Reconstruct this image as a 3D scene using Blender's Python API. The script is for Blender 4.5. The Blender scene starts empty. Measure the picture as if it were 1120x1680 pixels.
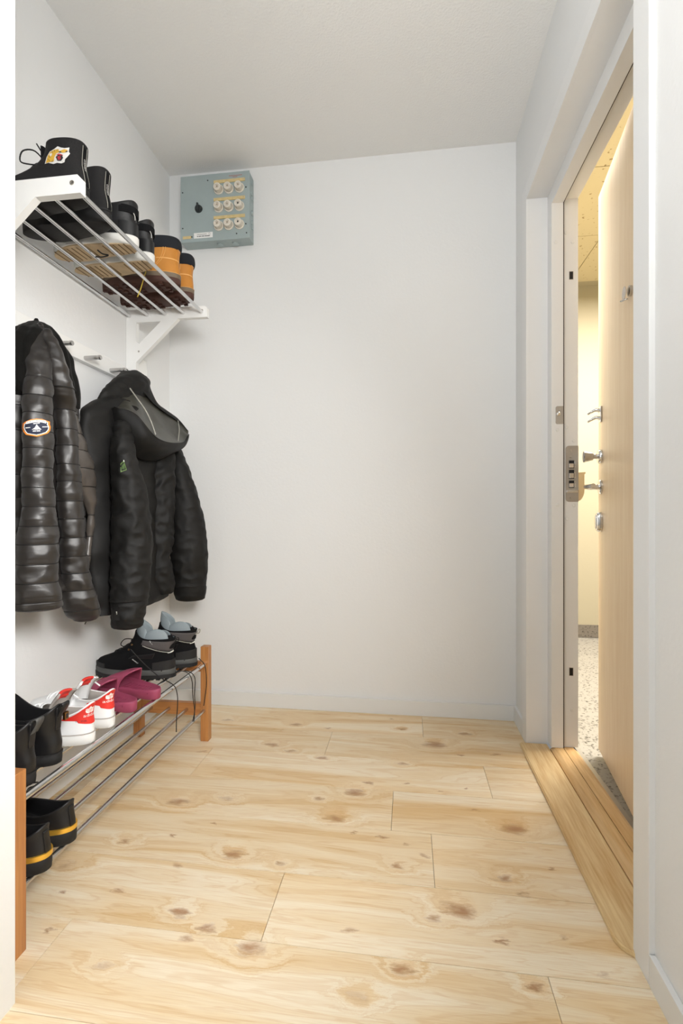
import bpy, bmesh, math, random
from mathutils import Vector, Matrix, noise
random.seed(7)
PI = math.pi
scene = bpy.context.scene
COL = scene.collection

# ------------------------------------------------------------------ camera, world, lights, exposure
FPX, U0, V0, CAMH = 800.0, 560.0, 843.0, 0.895      # focal length in pixels of the 1120x1680 frame
YAW = math.atan(109 / FPX)
cam = bpy.data.cameras.new('camera')
cam.sensor_fit = 'VERTICAL'; cam.sensor_height = 36; cam.sensor_width = 24
cam.lens = FPX / 1680 * 36
cam.shift_y = (V0 - 840) / 1680
cam.clip_start = 0.02
camo = bpy.data.objects.new('camera', cam); COL.objects.link(camo)
camo.location = (0, 0, CAMH); camo.rotation_euler = (PI / 2, 0, YAW)
scene.camera = camo

world = bpy.data.worlds.new('world'); scene.world = world; world.use_nodes = True
world.node_tree.nodes['Background'].inputs[0].default_value = (0.9, 0.95, 1.0, 1)
world.node_tree.nodes['Background'].inputs[1].default_value = 0.5

def area(name, loc, target, sx, sy, power, col):
    l = bpy.data.lights.new(name, 'AREA'); l.shape = 'RECTANGLE'; l.size = sx; l.size_y = sy
    l.energy = power; l.color = col
    o = bpy.data.objects.new(name, l); COL.objects.link(o); o.location = loc
    o.rotation_euler = (Vector(target) - Vector(loc)).to_track_quat('-Z', 'Y').to_euler()
    return o
area('rear_fill', (-0.1, -2.5, 1.45), (-0.15, 2.2, 1.3), 1.0, 1.9, 9, (0.95, 0.975, 1.0))  # unseen area light added behind the camera; the wall there has no window
_l = bpy.data.lights.new('point_fill', 'POINT'); _l.energy = 12.0; _l.color = (1.0, 0.996, 0.988); _l.shadow_soft_size = 0.16  # unseen point light added to brighten ceiling and walls
_o = bpy.data.objects.new('point_fill', _l); COL.objects.link(_o); _o.location = (-0.1, 0.35, 2.0)
area('left_wall_fill', (0.36, -0.08, 1.33), (-1.127, 1.30, 0.66), 0.4, 0.4, 11.0, (1.0, 0.985, 0.96)).data.spread = math.radians(88)  # unseen fill added for the left wall, spread narrowed to spare the casing edge
area('ceiling_fill', (0.2, -0.2, 1.5), (-0.3, 1.9, 2.5), 0.3, 0.3, 4.2, (1.0, 0.996, 0.988)).data.spread = math.radians(110)  # unseen upward fill added to lift the ceiling
area('corridor_lamp', (1.38, 2.45, 2.47), (1.38, 2.45, 0), 0.5, 0.9, 150, (1.0, 0.945, 0.86))

scene.view_settings.view_transform = 'Standard'
scene.view_settings.look = 'None'
scene.view_settings.exposure = 0.0
scene.view_settings.gamma = 1.0
scene.view_settings.use_curve_mapping = False

# ------------------------------------------------------------------ pixel -> world helpers (real positions read off the photograph)
_c, _s = math.cos(YAW), math.sin(YAW)
def ray(u, v):
    a = (u - U0) / FPX
    return Vector((a * _c - _s, a * _s + _c, (V0 - v) / FPX))
def fz(u, v, z=0.0):
    d = ray(u, v); t = (z - CAMH) / d.z
    return Vector((d.x * t, d.y * t, z))
def fx(u, v, x):
    d = ray(u, v); t = x / d.x
    return Vector((x, d.y * t, CAMH + d.z * t))
def fy(u, v, y):
    d = ray(u, v); t = y / d.y
    return Vector((d.x * t, y, CAMH + d.z * t))
def depth(p): return -p.x * _s + p.y * _c

# ------------------------------------------------------------------ materials
MATS = {}
def srgb(h):
    r, g, b = [int(h[i:i + 2], 16) / 255 for i in (0, 2, 4)]
    f = lambda c: c / 12.92 if c <= 0.04045 else ((c + 0.055) / 1.055) ** 2.4
    return (f(r), f(g), f(b), 1)
def mat(name, col, rough=0.5, metal=0.0, bump=0.0, bscale=200.0, var=0.0, vscale=20.0, stretch=(1, 1, 1), spec=0.5, sheen=0.0, coat=0.0):
    m = bpy.data.materials.new(name); m.use_nodes = True; nt = m.node_tree
    p = nt.nodes['Principled BSDF']
    p.inputs['Base Color'].default_value = srgb(col) if isinstance(col, str) else col
    p.inputs['Roughness'].default_value = rough; p.inputs['Metallic'].default_value = metal
    p.inputs['Specular IOR Level'].default_value = spec
    p.inputs['Sheen Weight'].default_value = sheen; p.inputs['Coat Weight'].default_value = coat
    tc = nt.nodes.new('ShaderNodeTexCoord'); mp = nt.nodes.new('ShaderNodeMapping')
    mp.inputs['Scale'].default_value = stretch; nt.links.new(tc.outputs['Object'], mp.inputs[0])
    if var > 0:
        n = nt.nodes.new('ShaderNodeTexNoise'); n.inputs['Scale'].default_value = vscale; n.inputs['Detail'].default_value = 4
        nt.links.new(mp.outputs[0], n.inputs['Vector'])
        mr = nt.nodes.new('ShaderNodeMapRange'); mr.inputs[1].default_value = 0.3; mr.inputs[2].default_value = 0.7
        mr.inputs[3].default_value = 1 - var; mr.inputs[4].default_value = 1 + var
        nt.links.new(n.outputs[0], mr.inputs[0])
        vm = nt.nodes.new('ShaderNodeVectorMath'); vm.operation = 'SCALE'
        vm.inputs[0].default_value = tuple(p.inputs['Base Color'].default_value)[:3]
        nt.links.new(mr.outputs[0], vm.inputs['Scale']); nt.links.new(vm.outputs[0], p.inputs['Base Color'])
    if bump > 0:
        n = nt.nodes.new('ShaderNodeTexNoise'); n.inputs['Scale'].default_value = bscale; n.inputs['Detail'].default_value = 3
        nt.links.new(mp.outputs[0], n.inputs['Vector'])
        b = nt.nodes.new('ShaderNodeBump'); b.inputs['Strength'].default_value = bump; b.inputs['Distance'].default_value = 0.002
        nt.links.new(n.outputs[0], b.inputs['Height']); nt.links.new(b.outputs[0], p.inputs['Normal'])
    MATS[name] = m
    return m

def wood(name, c1, c2, axis='y', scale=6.0, rough=0.45, fine=60, bump=0.15):
    """straight grained wood, grain runs along axis"""
    m = bpy.data.materials.new(name); m.use_nodes = True; nt = m.node_tree; p = nt.nodes['Principled BSDF']
    tc = nt.nodes.new('ShaderNodeTexCoord'); mp = nt.nodes.new('ShaderNodeMapping')
    st = {'x': (0.06, 1, 1), 'y': (1, 0.06, 1), 'z': (1, 1, 0.04)}[axis]
    mp.inputs['Scale'].default_value = st; nt.links.new(tc.outputs['Object'], mp.inputs[0])
    n1 = nt.nodes.new('ShaderNodeTexNoise'); n1.inputs['Scale'].default_value = scale * 4; n1.inputs['Detail'].default_value = 3; n1.inputs['Distortion'].default_value = 1.0
    n2 = nt.nodes.new('ShaderNodeTexNoise'); n2.inputs['Scale'].default_value = fine * 4; n2.inputs['Detail'].default_value = 2
    for n in (n1, n2): nt.links.new(mp.outputs[0], n.inputs['Vector'])
    mx = nt.nodes.new('ShaderNodeMath'); mx.operation = 'MULTIPLY_ADD'; mx.inputs[1].default_value = 0.45
    nt.links.new(n2.outputs[0], mx.inputs[0]); 
    h = nt.nodes.new('ShaderNodeMath'); h.operation = 'MULTIPLY'; h.inputs[1].default_value = 0.55
    nt.links.new(n1.outputs[0], h.inputs[0]); nt.links.new(h.outputs[0], mx.inputs[2])
    cr = nt.nodes.new('ShaderNodeValToRGB'); cr.color_ramp.elements[0].position = 0.35; cr.color_ramp.elements[1].position = 0.65
    cr.color_ramp.elements[0].color = srgb(c2); cr.color_ramp.elements[1].color = srgb(c1)
    nt.links.new(mx.outputs[0], cr.inputs[0]); nt.links.new(cr.outputs[0], p.inputs['Base Color'])
    b = nt.nodes.new('ShaderNodeBump'); b.inputs['Strength'].default_value = bump; b.inputs['Distance'].default_value = 0.001
    nt.links.new(n2.outputs[0], b.inputs['Height']); nt.links.new(b.outputs[0], p.inputs['Normal'])
    p.inputs['Roughness'].default_value = rough
    MATS[name] = m; return m

KNOTS = []   # (x, y, length radius, width radius, strength)
def _k(ox, oy, lst):
    for a, b, r, s in lst:
        p = fz(ox + a / 1.8667, oy + b / 1.8667)
        KNOTS.append((p.x, p.y, r * 0.001, r * 0.00062, s))
_k(260, 1080, [(62, 440, 36, 1), (210, 430, 24, .45), (600, 412, 36, 1), (540, 490, 34, .8), (490, 430, 18, .8), (350, 265, 26, .9), (420, 203, 26, .8),
    (210, 188, 24, .6), (500, 305, 22, .8), (845, 265, 48, .9), (745, 217, 22, .8), (940, 232, 24, .8), (1030, 295, 14, .8), (922, 296, 12, 1), (755, 383, 10, 1),
    (645, 382, 15, .9), (745, 322, 20, .7), (970, 465, 10, .7), (868, 410, 7, .9), (940, 400, 7, .9), (1090, 525, 40, .9), (680, 548, 14, .8), (165, 505, 8, .9),
    (45, 541, 10, .9), (520, 215, 12, .7), (710, 185, 12, .8), (405, 285, 22, .7), (135, 285, 16, .7)])
_k(0, 1340, [(715, 115, 30, 1), (385, 75, 22, .8), (545, 150, 16, .7), (860, 145, 17, .7), (650, 20, 10, .9), (195, 230, 12, 1),
    (365, 228, 14, .7), (550, 295, 24, 1), (640, 340, 20, .9), (155, 348, 12, .9), (570, 372, 16, .6), (765, 405, 34, .9), (310, 455, 20, .35), (1075, 350, 12, .6), (200,150,34,.5), (530,57,10,.8)])
_k(500, 1340, [(650, 38, 30, .9), (610, 190, 26, 1), (475, 288, 38, 1), (400, 312, 24, .7), (605, 380, 12, 1), (285, 150, 22, .8), (300, 470, 24, .9), (705, 525, 17, 1),
    (755, 160, 12, .9), (670, 235, 14, .6), (790, 375, 14, .5), (135, 350, 14, .5), (365, 120, 14, .7), (310, 85, 10, .7), (230, 62, 12, .9), (150, 50, 10, .7), (925, 485, 14, .4), (170,555,22,.3)])

def floor_wood():
    m = bpy.data.materials.new('knotty_laminate'); m.use_nodes = True; nt = m.node_tree; N = nt.nodes; Lk = nt.links.new
    p = N['Principled BSDF']
    geo = N.new('ShaderNodeNewGeometry'); oi = N.new('ShaderNodeObjectInfo')
    nz = N.new('ShaderNodeTexNoise'); nz.inputs['Scale'].default_value = 26; nz.inputs['Detail'].default_value = 6; nz.inputs['Roughness'].default_value = 0.65
    nsc = N.new('ShaderNodeVectorMath'); nsc.operation = 'MULTIPLY'; nsc.inputs[1].default_value = (0.8, 2.2, 1); Lk(geo.outputs['Position'], nsc.inputs[0]); Lk(nsc.outputs[0], nz.inputs['Vector'])
    ns = N.new('ShaderNodeVectorMath'); ns.operation = 'MULTIPLY_ADD'
    ns.inputs[1].default_value = (0.10, 0.032, 0); ns.inputs[2].default_value = (-0.05, -0.016, 0)
    Lk(nz.outputs['Color'], ns.inputs[0])
    pos = N.new('ShaderNodeVectorMath'); pos.operation = 'ADD'; Lk(geo.outputs['Position'], pos.inputs[0]); Lk(ns.outputs[0], pos.inputs[1])
    acc = None; bend = None
    for (x, y, rx, ry, s) in KNOTS:
        sb = N.new('ShaderNodeVectorMath'); sb.operation = 'SUBTRACT'; sb.inputs[1].default_value = (x, y, 0); Lk(pos.outputs[0], sb.inputs[0])
        ml = N.new('ShaderNodeVectorMath'); ml.operation = 'MULTIPLY'; ml.inputs[1].default_value = (1 / rx, 1 / ry, 0); Lk(sb.outputs[0], ml.inputs[0])
        ln = N.new('ShaderNodeVectorMath'); ln.operation = 'LENGTH'; Lk(ml.outputs[0], ln.inputs[0])
        mr = N.new('ShaderNodeMapRange'); mr.inputs[1].default_value = 1.15; mr.inputs[2].default_value = 0.0; mr.inputs[3].default_value = 0; mr.inputs[4].default_value = s
        Lk(ln.outputs['Value'], mr.inputs[0])
        if acc is None: acc = mr.outputs[0]
        else:
            mx = N.new('ShaderNodeMath'); mx.operation = 'MAXIMUM'; Lk(acc, mx.inputs[0]); Lk(mr.outputs[0], mx.inputs[1]); acc = mx.outputs[0]
        if rx > 0.016:
            m2 = N.new('ShaderNodeMapRange'); m2.interpolation_type = 'SMOOTHSTEP'
            m2.inputs[1].default_value = 3.2; m2.inputs[2].default_value = 0.0; m2.inputs[3].default_value = 0; m2.inputs[4].default_value = 1.0
            Lk(ln.outputs['Value'], m2.inputs[0])
            if bend is None: bend = m2.outputs[0]
            else:
                mx = N.new('ShaderNodeMath'); mx.operation = 'MAXIMUM'; Lk(bend, mx.inputs[0]); Lk(m2.outputs[0], mx.inputs[1]); bend = mx.outputs[0]
    # long grain bands running along x, bent round the knots, shifted per plank
    mp = N.new('ShaderNodeVectorMath'); mp.operation = 'MULTIPLY'; mp.inputs[1].default_value = (0.9, 9.0, 1); Lk(geo.outputs['Position'], mp.inputs[0])
    sh = N.new('ShaderNodeMath'); sh.operation = 'MULTIPLY_ADD'; sh.inputs[1].default_value = 0.7; Lk(bend, sh.inputs[0])
    rnd = N.new('ShaderNodeMath'); rnd.operation = 'MULTIPLY'; rnd.inputs[1].default_value = 37.0; Lk(oi.outputs['Random'], rnd.inputs[0]); Lk(rnd.outputs[0], sh.inputs[2])
    cb = N.new('ShaderNodeCombineXYZ'); Lk(sh.outputs[0], cb.inputs[1]); Lk(rnd.outputs[0], cb.inputs[2])
    ad = N.new('ShaderNodeVectorMath'); ad.operation = 'ADD'; Lk(mp.outputs[0], ad.inputs[0]); Lk(cb.outputs[0], ad.inputs[1])
    g1 = N.new('ShaderNodeTexNoise'); g1.inputs['Scale'].default_value = 1.6; g1.inputs['Detail'].default_value = 5; g1.inputs['Distortion'].default_value = 0.7; Lk(ad.outputs[0], g1.inputs['Vector'])
    wv = N.new('ShaderNodeMath'); wv.operation = 'MULTIPLY'; wv.inputs[1].default_value = 70; Lk(g1.outputs[0], wv.inputs[0])
    sn = N.new('ShaderNodeMath'); sn.operation = 'SINE'; Lk(wv.outputs[0], sn.inputs[0])
    fs = N.new('ShaderNodeVectorMath'); fs.operation = 'MULTIPLY'; fs.inputs[1].default_value = (12, 420, 1); Lk(geo.outputs['Position'], fs.inputs[0])
    g2 = N.new('ShaderNodeTexNoise'); g2.inputs['Scale'].default_value = 1; g2.inputs['Detail'].default_value = 2; Lk(fs.outputs[0], g2.inputs['Vector'])
    cr = N.new('ShaderNodeValToRGB'); Lk(g1.outputs[0], cr.inputs[0])
    e = cr.color_ramp.elements; e[0].position = 0.32; e[0].color = srgb('e0bf8c'); e[1].position = 0.62; e[1].color = srgb('f4e6cc')
    k = e.new(0.46); k.color = srgb('ebd4ad')
    m1 = N.new('ShaderNodeMix'); m1.data_type = 'RGBA'; m1.blend_type = 'MULTIPLY'
    mrs = N.new('ShaderNodeMapRange'); mrs.inputs[1].default_value = 0.55; mrs.inputs[2].default_value = 1.0; mrs.inputs[3].default_value = 0; mrs.inputs[4].default_value = 0.28
    Lk(sn.outputs[0], mrs.inputs[0]); Lk(mrs.outputs[0], m1.inputs[0]); Lk(cr.outputs[0], m1.inputs[6]); m1.inputs[7].default_value = srgb('e6cba6')
    m2_ = N.new('ShaderNodeMix'); m2_.data_type = 'RGBA'; m2_.blend_type = 'MULTIPLY'
    mr2 = N.new('ShaderNodeMapRange'); mr2.inputs[1].default_value = 0.45; mr2.inputs[2].default_value = 0.75; mr2.inputs[3].default_value = 0; mr2.inputs[4].default_value = 0.35
    Lk(g2.outputs[0], mr2.inputs[0]); Lk(mr2.outputs[0], m2_.inputs[0]); Lk(m1.outputs[2], m2_.inputs[6]); m2_.inputs[7].default_value = srgb('e0c8a8')
    kr = N.new('ShaderNodeValToRGB'); Lk(acc, kr.inputs[0])
    e = kr.color_ramp.elements; e[0].position = 0.0; e[0].color = (0, 0, 0, 1); e[1].position = 0.85; e[1].color = (.8, .8, .8, 1)
    k = e.new(0.22); k.color = (.22, .22, .22, 1); k = e.new(0.5); k.color = (.55, .55, .55, 1)
    m3 = N.new('ShaderNodeMix'); m3.data_type = 'RGBA'; Lk(kr.outputs[0], m3.inputs[0]); Lk(m2_.outputs[2], m3.inputs[6]); m3.inputs[7].default_value = srgb('a06c40')
    # each board its own tone
    tn = N.new('ShaderNodeMapRange'); tn.inputs[3].default_value = 0.95; tn.inputs[4].default_value = 1.04; Lk(oi.outputs['Random'], tn.inputs[0])
    sc = N.new('ShaderNodeVectorMath'); sc.operation = 'SCALE'; Lk(m3.outputs[2], sc.inputs[0]); Lk(tn.outputs[0], sc.inputs['Scale'])
    Lk(sc.outputs[0], p.inputs['Base Color'])
    p.inputs['Roughness'].default_value = 0.42; p.inputs['Specular IOR Level'].default_value = 0.45
    bp = N.new('ShaderNodeBump'); bp.inputs['Strength'].default_value = 0.12; bp.inputs['Distance'].default_value = 0.0008
    Lk(g2.outputs[0], bp.inputs['Height']); Lk(bp.outputs[0], p.inputs['Normal'])
    MATS['floor'] = m; return m
floor_wood()

def plaster(name, col, scale, strength, rough=0.75):
    m = bpy.data.materials.new(name); m.use_nodes = True; nt = m.node_tree; p = nt.nodes['Principled BSDF']
    p.inputs['Base Color'].default_value = srgb(col); p.inputs['Roughness'].default_value = rough; p.inputs['Specular IOR Level'].default_value = 0.3
    g = nt.nodes.new('ShaderNodeNewGeometry')
    n = nt.nodes.new('ShaderNodeTexNoise'); n.inputs['Scale'].default_value = scale; n.inputs['Detail'].default_value = 4; nt.links.new(g.outputs['Position'], n.inputs['Vector'])
    b = nt.nodes.new('ShaderNodeBump'); b.inputs['Strength'].default_value = strength; b.inputs['Distance'].default_value = 0.003
    nt.links.new(n.outputs[0], b.inputs['Height']); nt.links.new(b.outputs[0], p.inputs['Normal']); MATS[name] = m; return m
plaster('wall_paint', 'eaebeb', 90, 0.18); plaster('ceiling_paint', 'eeeeec', 130, 0.55, 0.9)
plaster('corridor_paint', 'aba38d', 60, 0.1)

def terrazzo(name, base, dark):
    m = bpy.data.materials.new(name); m.use_nodes = True; nt = m.node_tree; N = nt.nodes; p = N['Principled BSDF']
    g = N.new('ShaderNodeNewGeometry'); v = N.new('ShaderNodeTexVoronoi'); v.inputs['Scale'].default_value = 110; nt.links.new(g.outputs['Position'], v.inputs['Vector'])
    n = N.new('ShaderNodeTexNoise'); n.inputs['Scale'].default_value = 160; n.inputs['Detail'].default_value = 3; nt.links.new(g.outputs['Position'], n.inputs['Vector'])
    a = N.new('ShaderNodeMath'); a.operation = 'ADD'; nt.links.new(v.outputs['Color'], a.inputs[0]); nt.links.new(n.outputs[0], a.inputs[1])
    r = N.new('ShaderNodeValToRGB'); r.color_ramp.elements[0].position = 0.28; r.color_ramp.elements[0].color = srgb(dark)
    r.color_ramp.elements[1].position = 0.42; r.color_ramp.elements[1].color = srgb(base)
    h = N.new('ShaderNodeMath'); h.operation = 'MULTIPLY'; h.inputs[1].default_value = 0.5; nt.links.new(a.outputs[0], h.inputs[0]); nt.links.new(h.outputs[0], r.inputs[0])
    nt.links.new(r.outputs[0], p.inputs['Base Color']); p.inputs['Roughness'].default_value = 0.4; MATS[name] = m
terrazzo('terrazzo', '9a968e', '4a453f'); terrazzo('terrazzo_skirting', '777067', '302b26')

mat('white_gloss', 'e9eaea', 0.32, bump=0.03, bscale=30)
mat('white_trim', 'e6e7e6', 0.38)
mat('white_shelf', 'f1f1ef', 0.35)
mat('dark_gap', '2a1a18', 0.7)
mat('chrome', 'd8d8d8', 0.16, 1.0)
mat('brushed_chrome', 'c4c2c0', 0.27, 1.0, bump=0.05, bscale=300)
mat('nickel', 'b9b5b0', 0.33, 1.0)
mat('steel_plate', 'b0aca6', 0.42, 0.8)
mat('black_hole', '0b0c14', 0.5)
mat('gold', 'f2c050', 0.3, 0.75)
mat('brass', 'a07a50', 0.3, 1.0)
wood('oak_board', 'e8cf9f', 'cda670', 'y', 7, 0.42, 45, 0.3)
wood('oak_sill', 'e2c08c', 'c79c64', 'y', 5, 0.42, 40, 0.25)
wood('rack_wood', 'c48a50', 'a3683a', 'z', 8, 0.4, 50)
wood('rack_wood_rail', 'c48a50', 'a3683a', 'x', 8, 0.4, 50)
wood('door_veneer', 'f6dfbc', 'ecd0a8', 'z', 9, 0.38, 60, 0.1)
mat('fuse_grey', 'a5b3b4', 0.5, 0.1, bump=0.05, bscale=400, var=0.04, vscale=8)
mat('porcelain', 'e6dfd2', 0.25); mat('porcelain_dark', 'a89a86', 0.35)
mat('label_yellow', 'd9c38c', 0.6, var=0.08, vscale=60); mat('label_white', 'f0f0ee', 0.5); mat('ink', '22242a', 0.6); mat('ink_red', 'b0604e', 0.6)
mat('bakelite', '2e3436', 0.35)
mat('puffer_nylon', '1c1816', 0.46, bump=0.5, bscale=26, spec=0.7, sheen=0.05)
mat('puffer_sheen', '4a4541', 0.36, bump=0.5, bscale=30, spec=0.7)  # same jacket nylon, lighter: its satin highlight is put into the colour
mat('fleece_black', '0b0a08', 0.85, bump=0.4, bscale=120, spec=0.15, sheen=0.03)
mat('parka_black', '0c0b0a', 0.66, bump=0.35, bscale=60, spec=0.38, sheen=0.0, var=0.12, vscale=8)
mat('lining_satin', '3a3932', 0.38, bump=0.3, bscale=30, spec=0.6)
mat('patch_orange', 'f08a2c', 0.6); mat('patch_navy', '1b2238', 0.7); mat('patch_white', 'eceae6', 0.6)
mat('badge_green', '5c7a34', 0.5); mat('black_cord', '0c0b0c', 0.7)
mat('black_leather', '101012', 0.40, bump=0.12, bscale=120, spec=0.5)
mat('black_leather_matte', '141416', 0.5, bump=0.15, bscale=200)
mat('black_canvas', '121112', 0.85, bump=0.35, bscale=500)
mat('black_textile', '101012', 0.9, bump=0.3, bscale=500, spec=0.2)
mat('black_rubber', '131213', 0.7, bump=0.25, bscale=90)
mat('grey_rubber', '4a4b4a', 0.6); mat('grey_textile', '4e4a4a', 0.8, bump=0.3, bscale=500)
mat('lining_grey', '8a9498', 0.8, bump=0.2, bscale=400); mat('pull_tab_grey', 'a8a69c', 0.6)
mat('white_leather', 'edeeef', 0.42, bump=0.06, bscale=150); mat('white_rubber', 'e4e4e2', 0.5)
mat('red_leather', 'd8322a', 0.45, bump=0.08, bscale=150); mat('grey_lining', 'a9a39d', 0.8, bump=0.2, bscale=300)
mat('rose_foam', '98405c', 0.6, bump=0.08, bscale=250); mat('rose_foam_dark', '842f4b', 0.65)
mat('tan_nubuck', 'c07f2e', 0.7, bump=0.15, bscale=300, var=0.1, vscale=18, sheen=0.1); mat('brown_lug', '4a2c22', 0.65, bump=0.2, bscale=80)
mat('brown_midsole', '6f6150', 0.6); mat('tan_stitch', 'dfa860', 0.6); mat('yellow_lace', 'cdb33c', 0.6)
mat('navy_textile', '10141c', 0.85, bump=0.2, bscale=400)
mat('beige_outsole', 'c4ad8b', 0.7, bump=0.6, bscale=260, var=0.12, vscale=30); mat('pale_midsole', 'dcdbd6', 0.55)
mat('outsole_groove', '7c6547', 0.8)
mat('tiger_yellow', 'd2a63a', 0.7); mat('tiger_white', 'dcdad6', 0.7); mat('tiger_red', 'b8323a', 0.7); mat('lime', '3f5a2a', 0.7)
mat('ceiling_tile', 'ecdfc2', 0.9, bump=0.3, bscale=60)
M = MATS

# ------------------------------------------------------------------ mesh helpers
def mk(name, verts, faces, m, parent=None, smooth=False, world=False, fmats=None):
    """links one mesh object; world=True: vertices are given in world space and stored relative to the parent"""
    me = bpy.data.meshes.new(name)
    if world and parent is not None:
        L = parent.matrix_world_saved if hasattr(parent, 'matrix_world_saved') else None
        off = Vector(parent['org']) if 'org' in parent else parent.location
        verts = [Vector(v) - Vector(off) for v in verts]
    me.from_pydata([tuple(v) for v in verts], [], faces)
    if isinstance(m, (list, tuple)):
        for q in m: me.materials.append(q)
        if fmats:
            for i, f in enumerate(me.polygons): f.material_index = fmats[i]
    else: me.materials.append(m)
    bm = bmesh.new(); bm.from_mesh(me); bmesh.ops.recalc_face_normals(bm, faces=bm.faces); bm.to_mesh(me); bm.free()
    if smooth:
        for f in me.polygons: f.use_smooth = True
    o = bpy.data.objects.new(name, me); COL.objects.link(o)
    if parent is not None: o.parent = parent
    return o
def thing(name, label=None, cat=None, loc=(0, 0, 0), rot=(0, 0, 0), group=None, kind=None):
    o = bpy.data.objects.new(name, None); COL.objects.link(o); o.location = loc; o.rotation_euler = rot; o.empty_display_size = 0.05
    tag(o, label, cat, group, kind); return o
def tag(o, label=None, cat=None, group=None, kind=None):
    if label: o['label'] = label
    if cat: o['category'] = cat
    if group: o['group'] = group
    if kind: o['kind'] = kind
    return o
def boxes(name, lst, m, parent=None, bevel=0.0, world=False, segs=2):
    bm = bmesh.new()
    for b in lst:
        x0, x1, y0, y1, z0, z1 = b
        r = bmesh.ops.create_cube(bm, size=1)
        for v in r['verts']: v.co = Vector(((x0 + x1) / 2 + v.co.x * (x1 - x0), (y0 + y1) / 2 + v.co.y * (y1 - y0), (z0 + z1) / 2 + v.co.z * (z1 - z0)))
    if bevel > 0: bmesh.ops.bevel(bm, geom=list(bm.edges), offset=bevel, segments=segs, affect='EDGES', profile=0.6)
    if world and parent is not None:
        for v in bm.verts: v.co -= parent.location
    me = bpy.data.meshes.new(name); bm.to_mesh(me); bm.free(); me.materials.append(m)
    o = bpy.data.objects.new(name, me); COL.objects.link(o)
    if parent is not None: o.parent = parent
    return o
def box(name, x0, x1, y0, y1, z0, z1, m, parent=None, bevel=0.0, world=False): return boxes(name, [(x0, x1, y0, y1, z0, z1)], m, parent, bevel, world)

def crom(pts, n):
    """Catmull-Rom resample of tuples/vectors to n points"""
    P = [Vector(p) if not isinstance(p, Vector) else p for p in pts]
    K = len(P) - 1; out = []
    for i in range(n):
        t = i / (n - 1) * K; k = min(int(t), K - 1); f = t - k
        a, b, c, d = P[max(k - 1, 0)], P[k], P[k + 1], P[min(k + 2, K)]
        out.append(0.5 * ((2 * b) + (c - a) * f + (2 * a - 5 * b + 4 * c - d) * f * f + (3 * b - a - 3 * c + d) * f ** 3))
    return out
def lerp_tab(tab, t):
    if t <= tab[0][0]: return tab[0][1]
    for (a, b), (c, d) in zip(tab, tab[1:]):
        if t <= c:
            f = (t - a) / (c - a); f = f * f * (3 - 2 * f) if False else f
            return b + (d - b) * f
    return tab[-1][1]
def tube_data(path, r, n=8, caps=True):
    V = []; F = []
    P = [Vector(p) for p in path]
    up = Vector((0.13, 0.31, 0.94)).normalized(); prev = None
    for i, p in enumerate(P):
        t = (P[min(i + 1, len(P) - 1)] - P[max(i - 1, 0)]).normalized()
        a = (up - t * up.dot(t)) if prev is None else (prev - t * prev.dot(t))
        if a.length < 1e-5: a = Vector((1, 0, 0)) - t * t.x
        a.normalize(); prev = a; b = t.cross(a)
        rr = r(i / (len(P) - 1)) if callable(r) else r
        for k in range(n):
            w = 2 * PI * k / n; V.append(p + (a * math.cos(w) + b * math.sin(w)) * rr)
    for i in range(len(P) - 1):
        for k in range(n):
            F.append((i * n + k, i * n + (k + 1) % n, (i + 1) * n + (k + 1) % n, (i + 1) * n + k))
    if caps: F.append(tuple(range(n))[::-1]); F.append(tuple((len(P) - 1) * n + k for k in range(n)))
    return V, F
def tube(name, path, r, m, parent=None, n=8, world=False, smooth=True):
    V, F = tube_data(path, r, n); o = mk(name, V, F, m, parent, smooth, world)
    return o
def lathe_data(prof, n=24, axis='z'):
    V = []; F = []
    for (r, h) in prof:
        for k in range(n):
            w = 2 * PI * k / n
            V.append((r * math.cos(w), r * math.sin(w), h) if axis == 'z' else ((h, r * math.cos(w), r * math.sin(w)) if axis == 'x' else (r * math.cos(w), h, r * math.sin(w))))
    for i in range(len(prof) - 1):
        for k in range(n): F.append((i * n + k, i * n + (k + 1) % n, (i + 1) * n + (k + 1) % n, (i + 1) * n + k))
    F.append(tuple(range(n))); F.append(tuple((len(prof) - 1) * n + k for k in range(n)))
    return V, F
def lathe(name, prof, m, parent=None, loc=(0, 0, 0), n=24, axis='z', smooth=True, world=False):
    V, F = lathe_data(prof, n, axis); V = [Vector(v) + Vector(loc) for v in V]
    o = mk(name, V, F, m, parent, smooth, world)
    if smooth: autosm(o)
    return o
def autosm(o, ang=40):
    me = o.data
    bm = bmesh.new(); bm.from_mesh(me)
    for e in bm.edges:
        if len(e.link_faces) == 2 and e.calc_face_angle(0) > math.radians(ang): e.smooth = False
    bm.to_mesh(me); bm.free()
def join(*ds):
    V = []; F = []
    for v, f in ds:
        o = len(V); V += [Vector(q) for q in v]; F += [tuple(i + o for i in g) for g in f]
    return V, F
def text2d(s, size):
    cu = bpy.data.curves.new('t', 'FONT'); cu.body = s; cu.size = size; cu.align_x = 'CENTER'; cu.align_y = 'CENTER'; cu.resolution_u = 2
    ob = bpy.data.objects.new('t', cu); COL.objects.link(ob)
    dg = bpy.context.evaluated_depsgraph_get(); me = ob.evaluated_get(dg).to_mesh()
    V = [(v.co.x, v.co.y) for v in me.vertices]; F = [tuple(p.vertices) for p in me.polygons]
    ob.evaluated_get(dg).to_mesh_clear(); COL.objects.unlink(ob); bpy.data.objects.remove(ob); bpy.data.curves.remove(cu)
    return V, F
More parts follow.
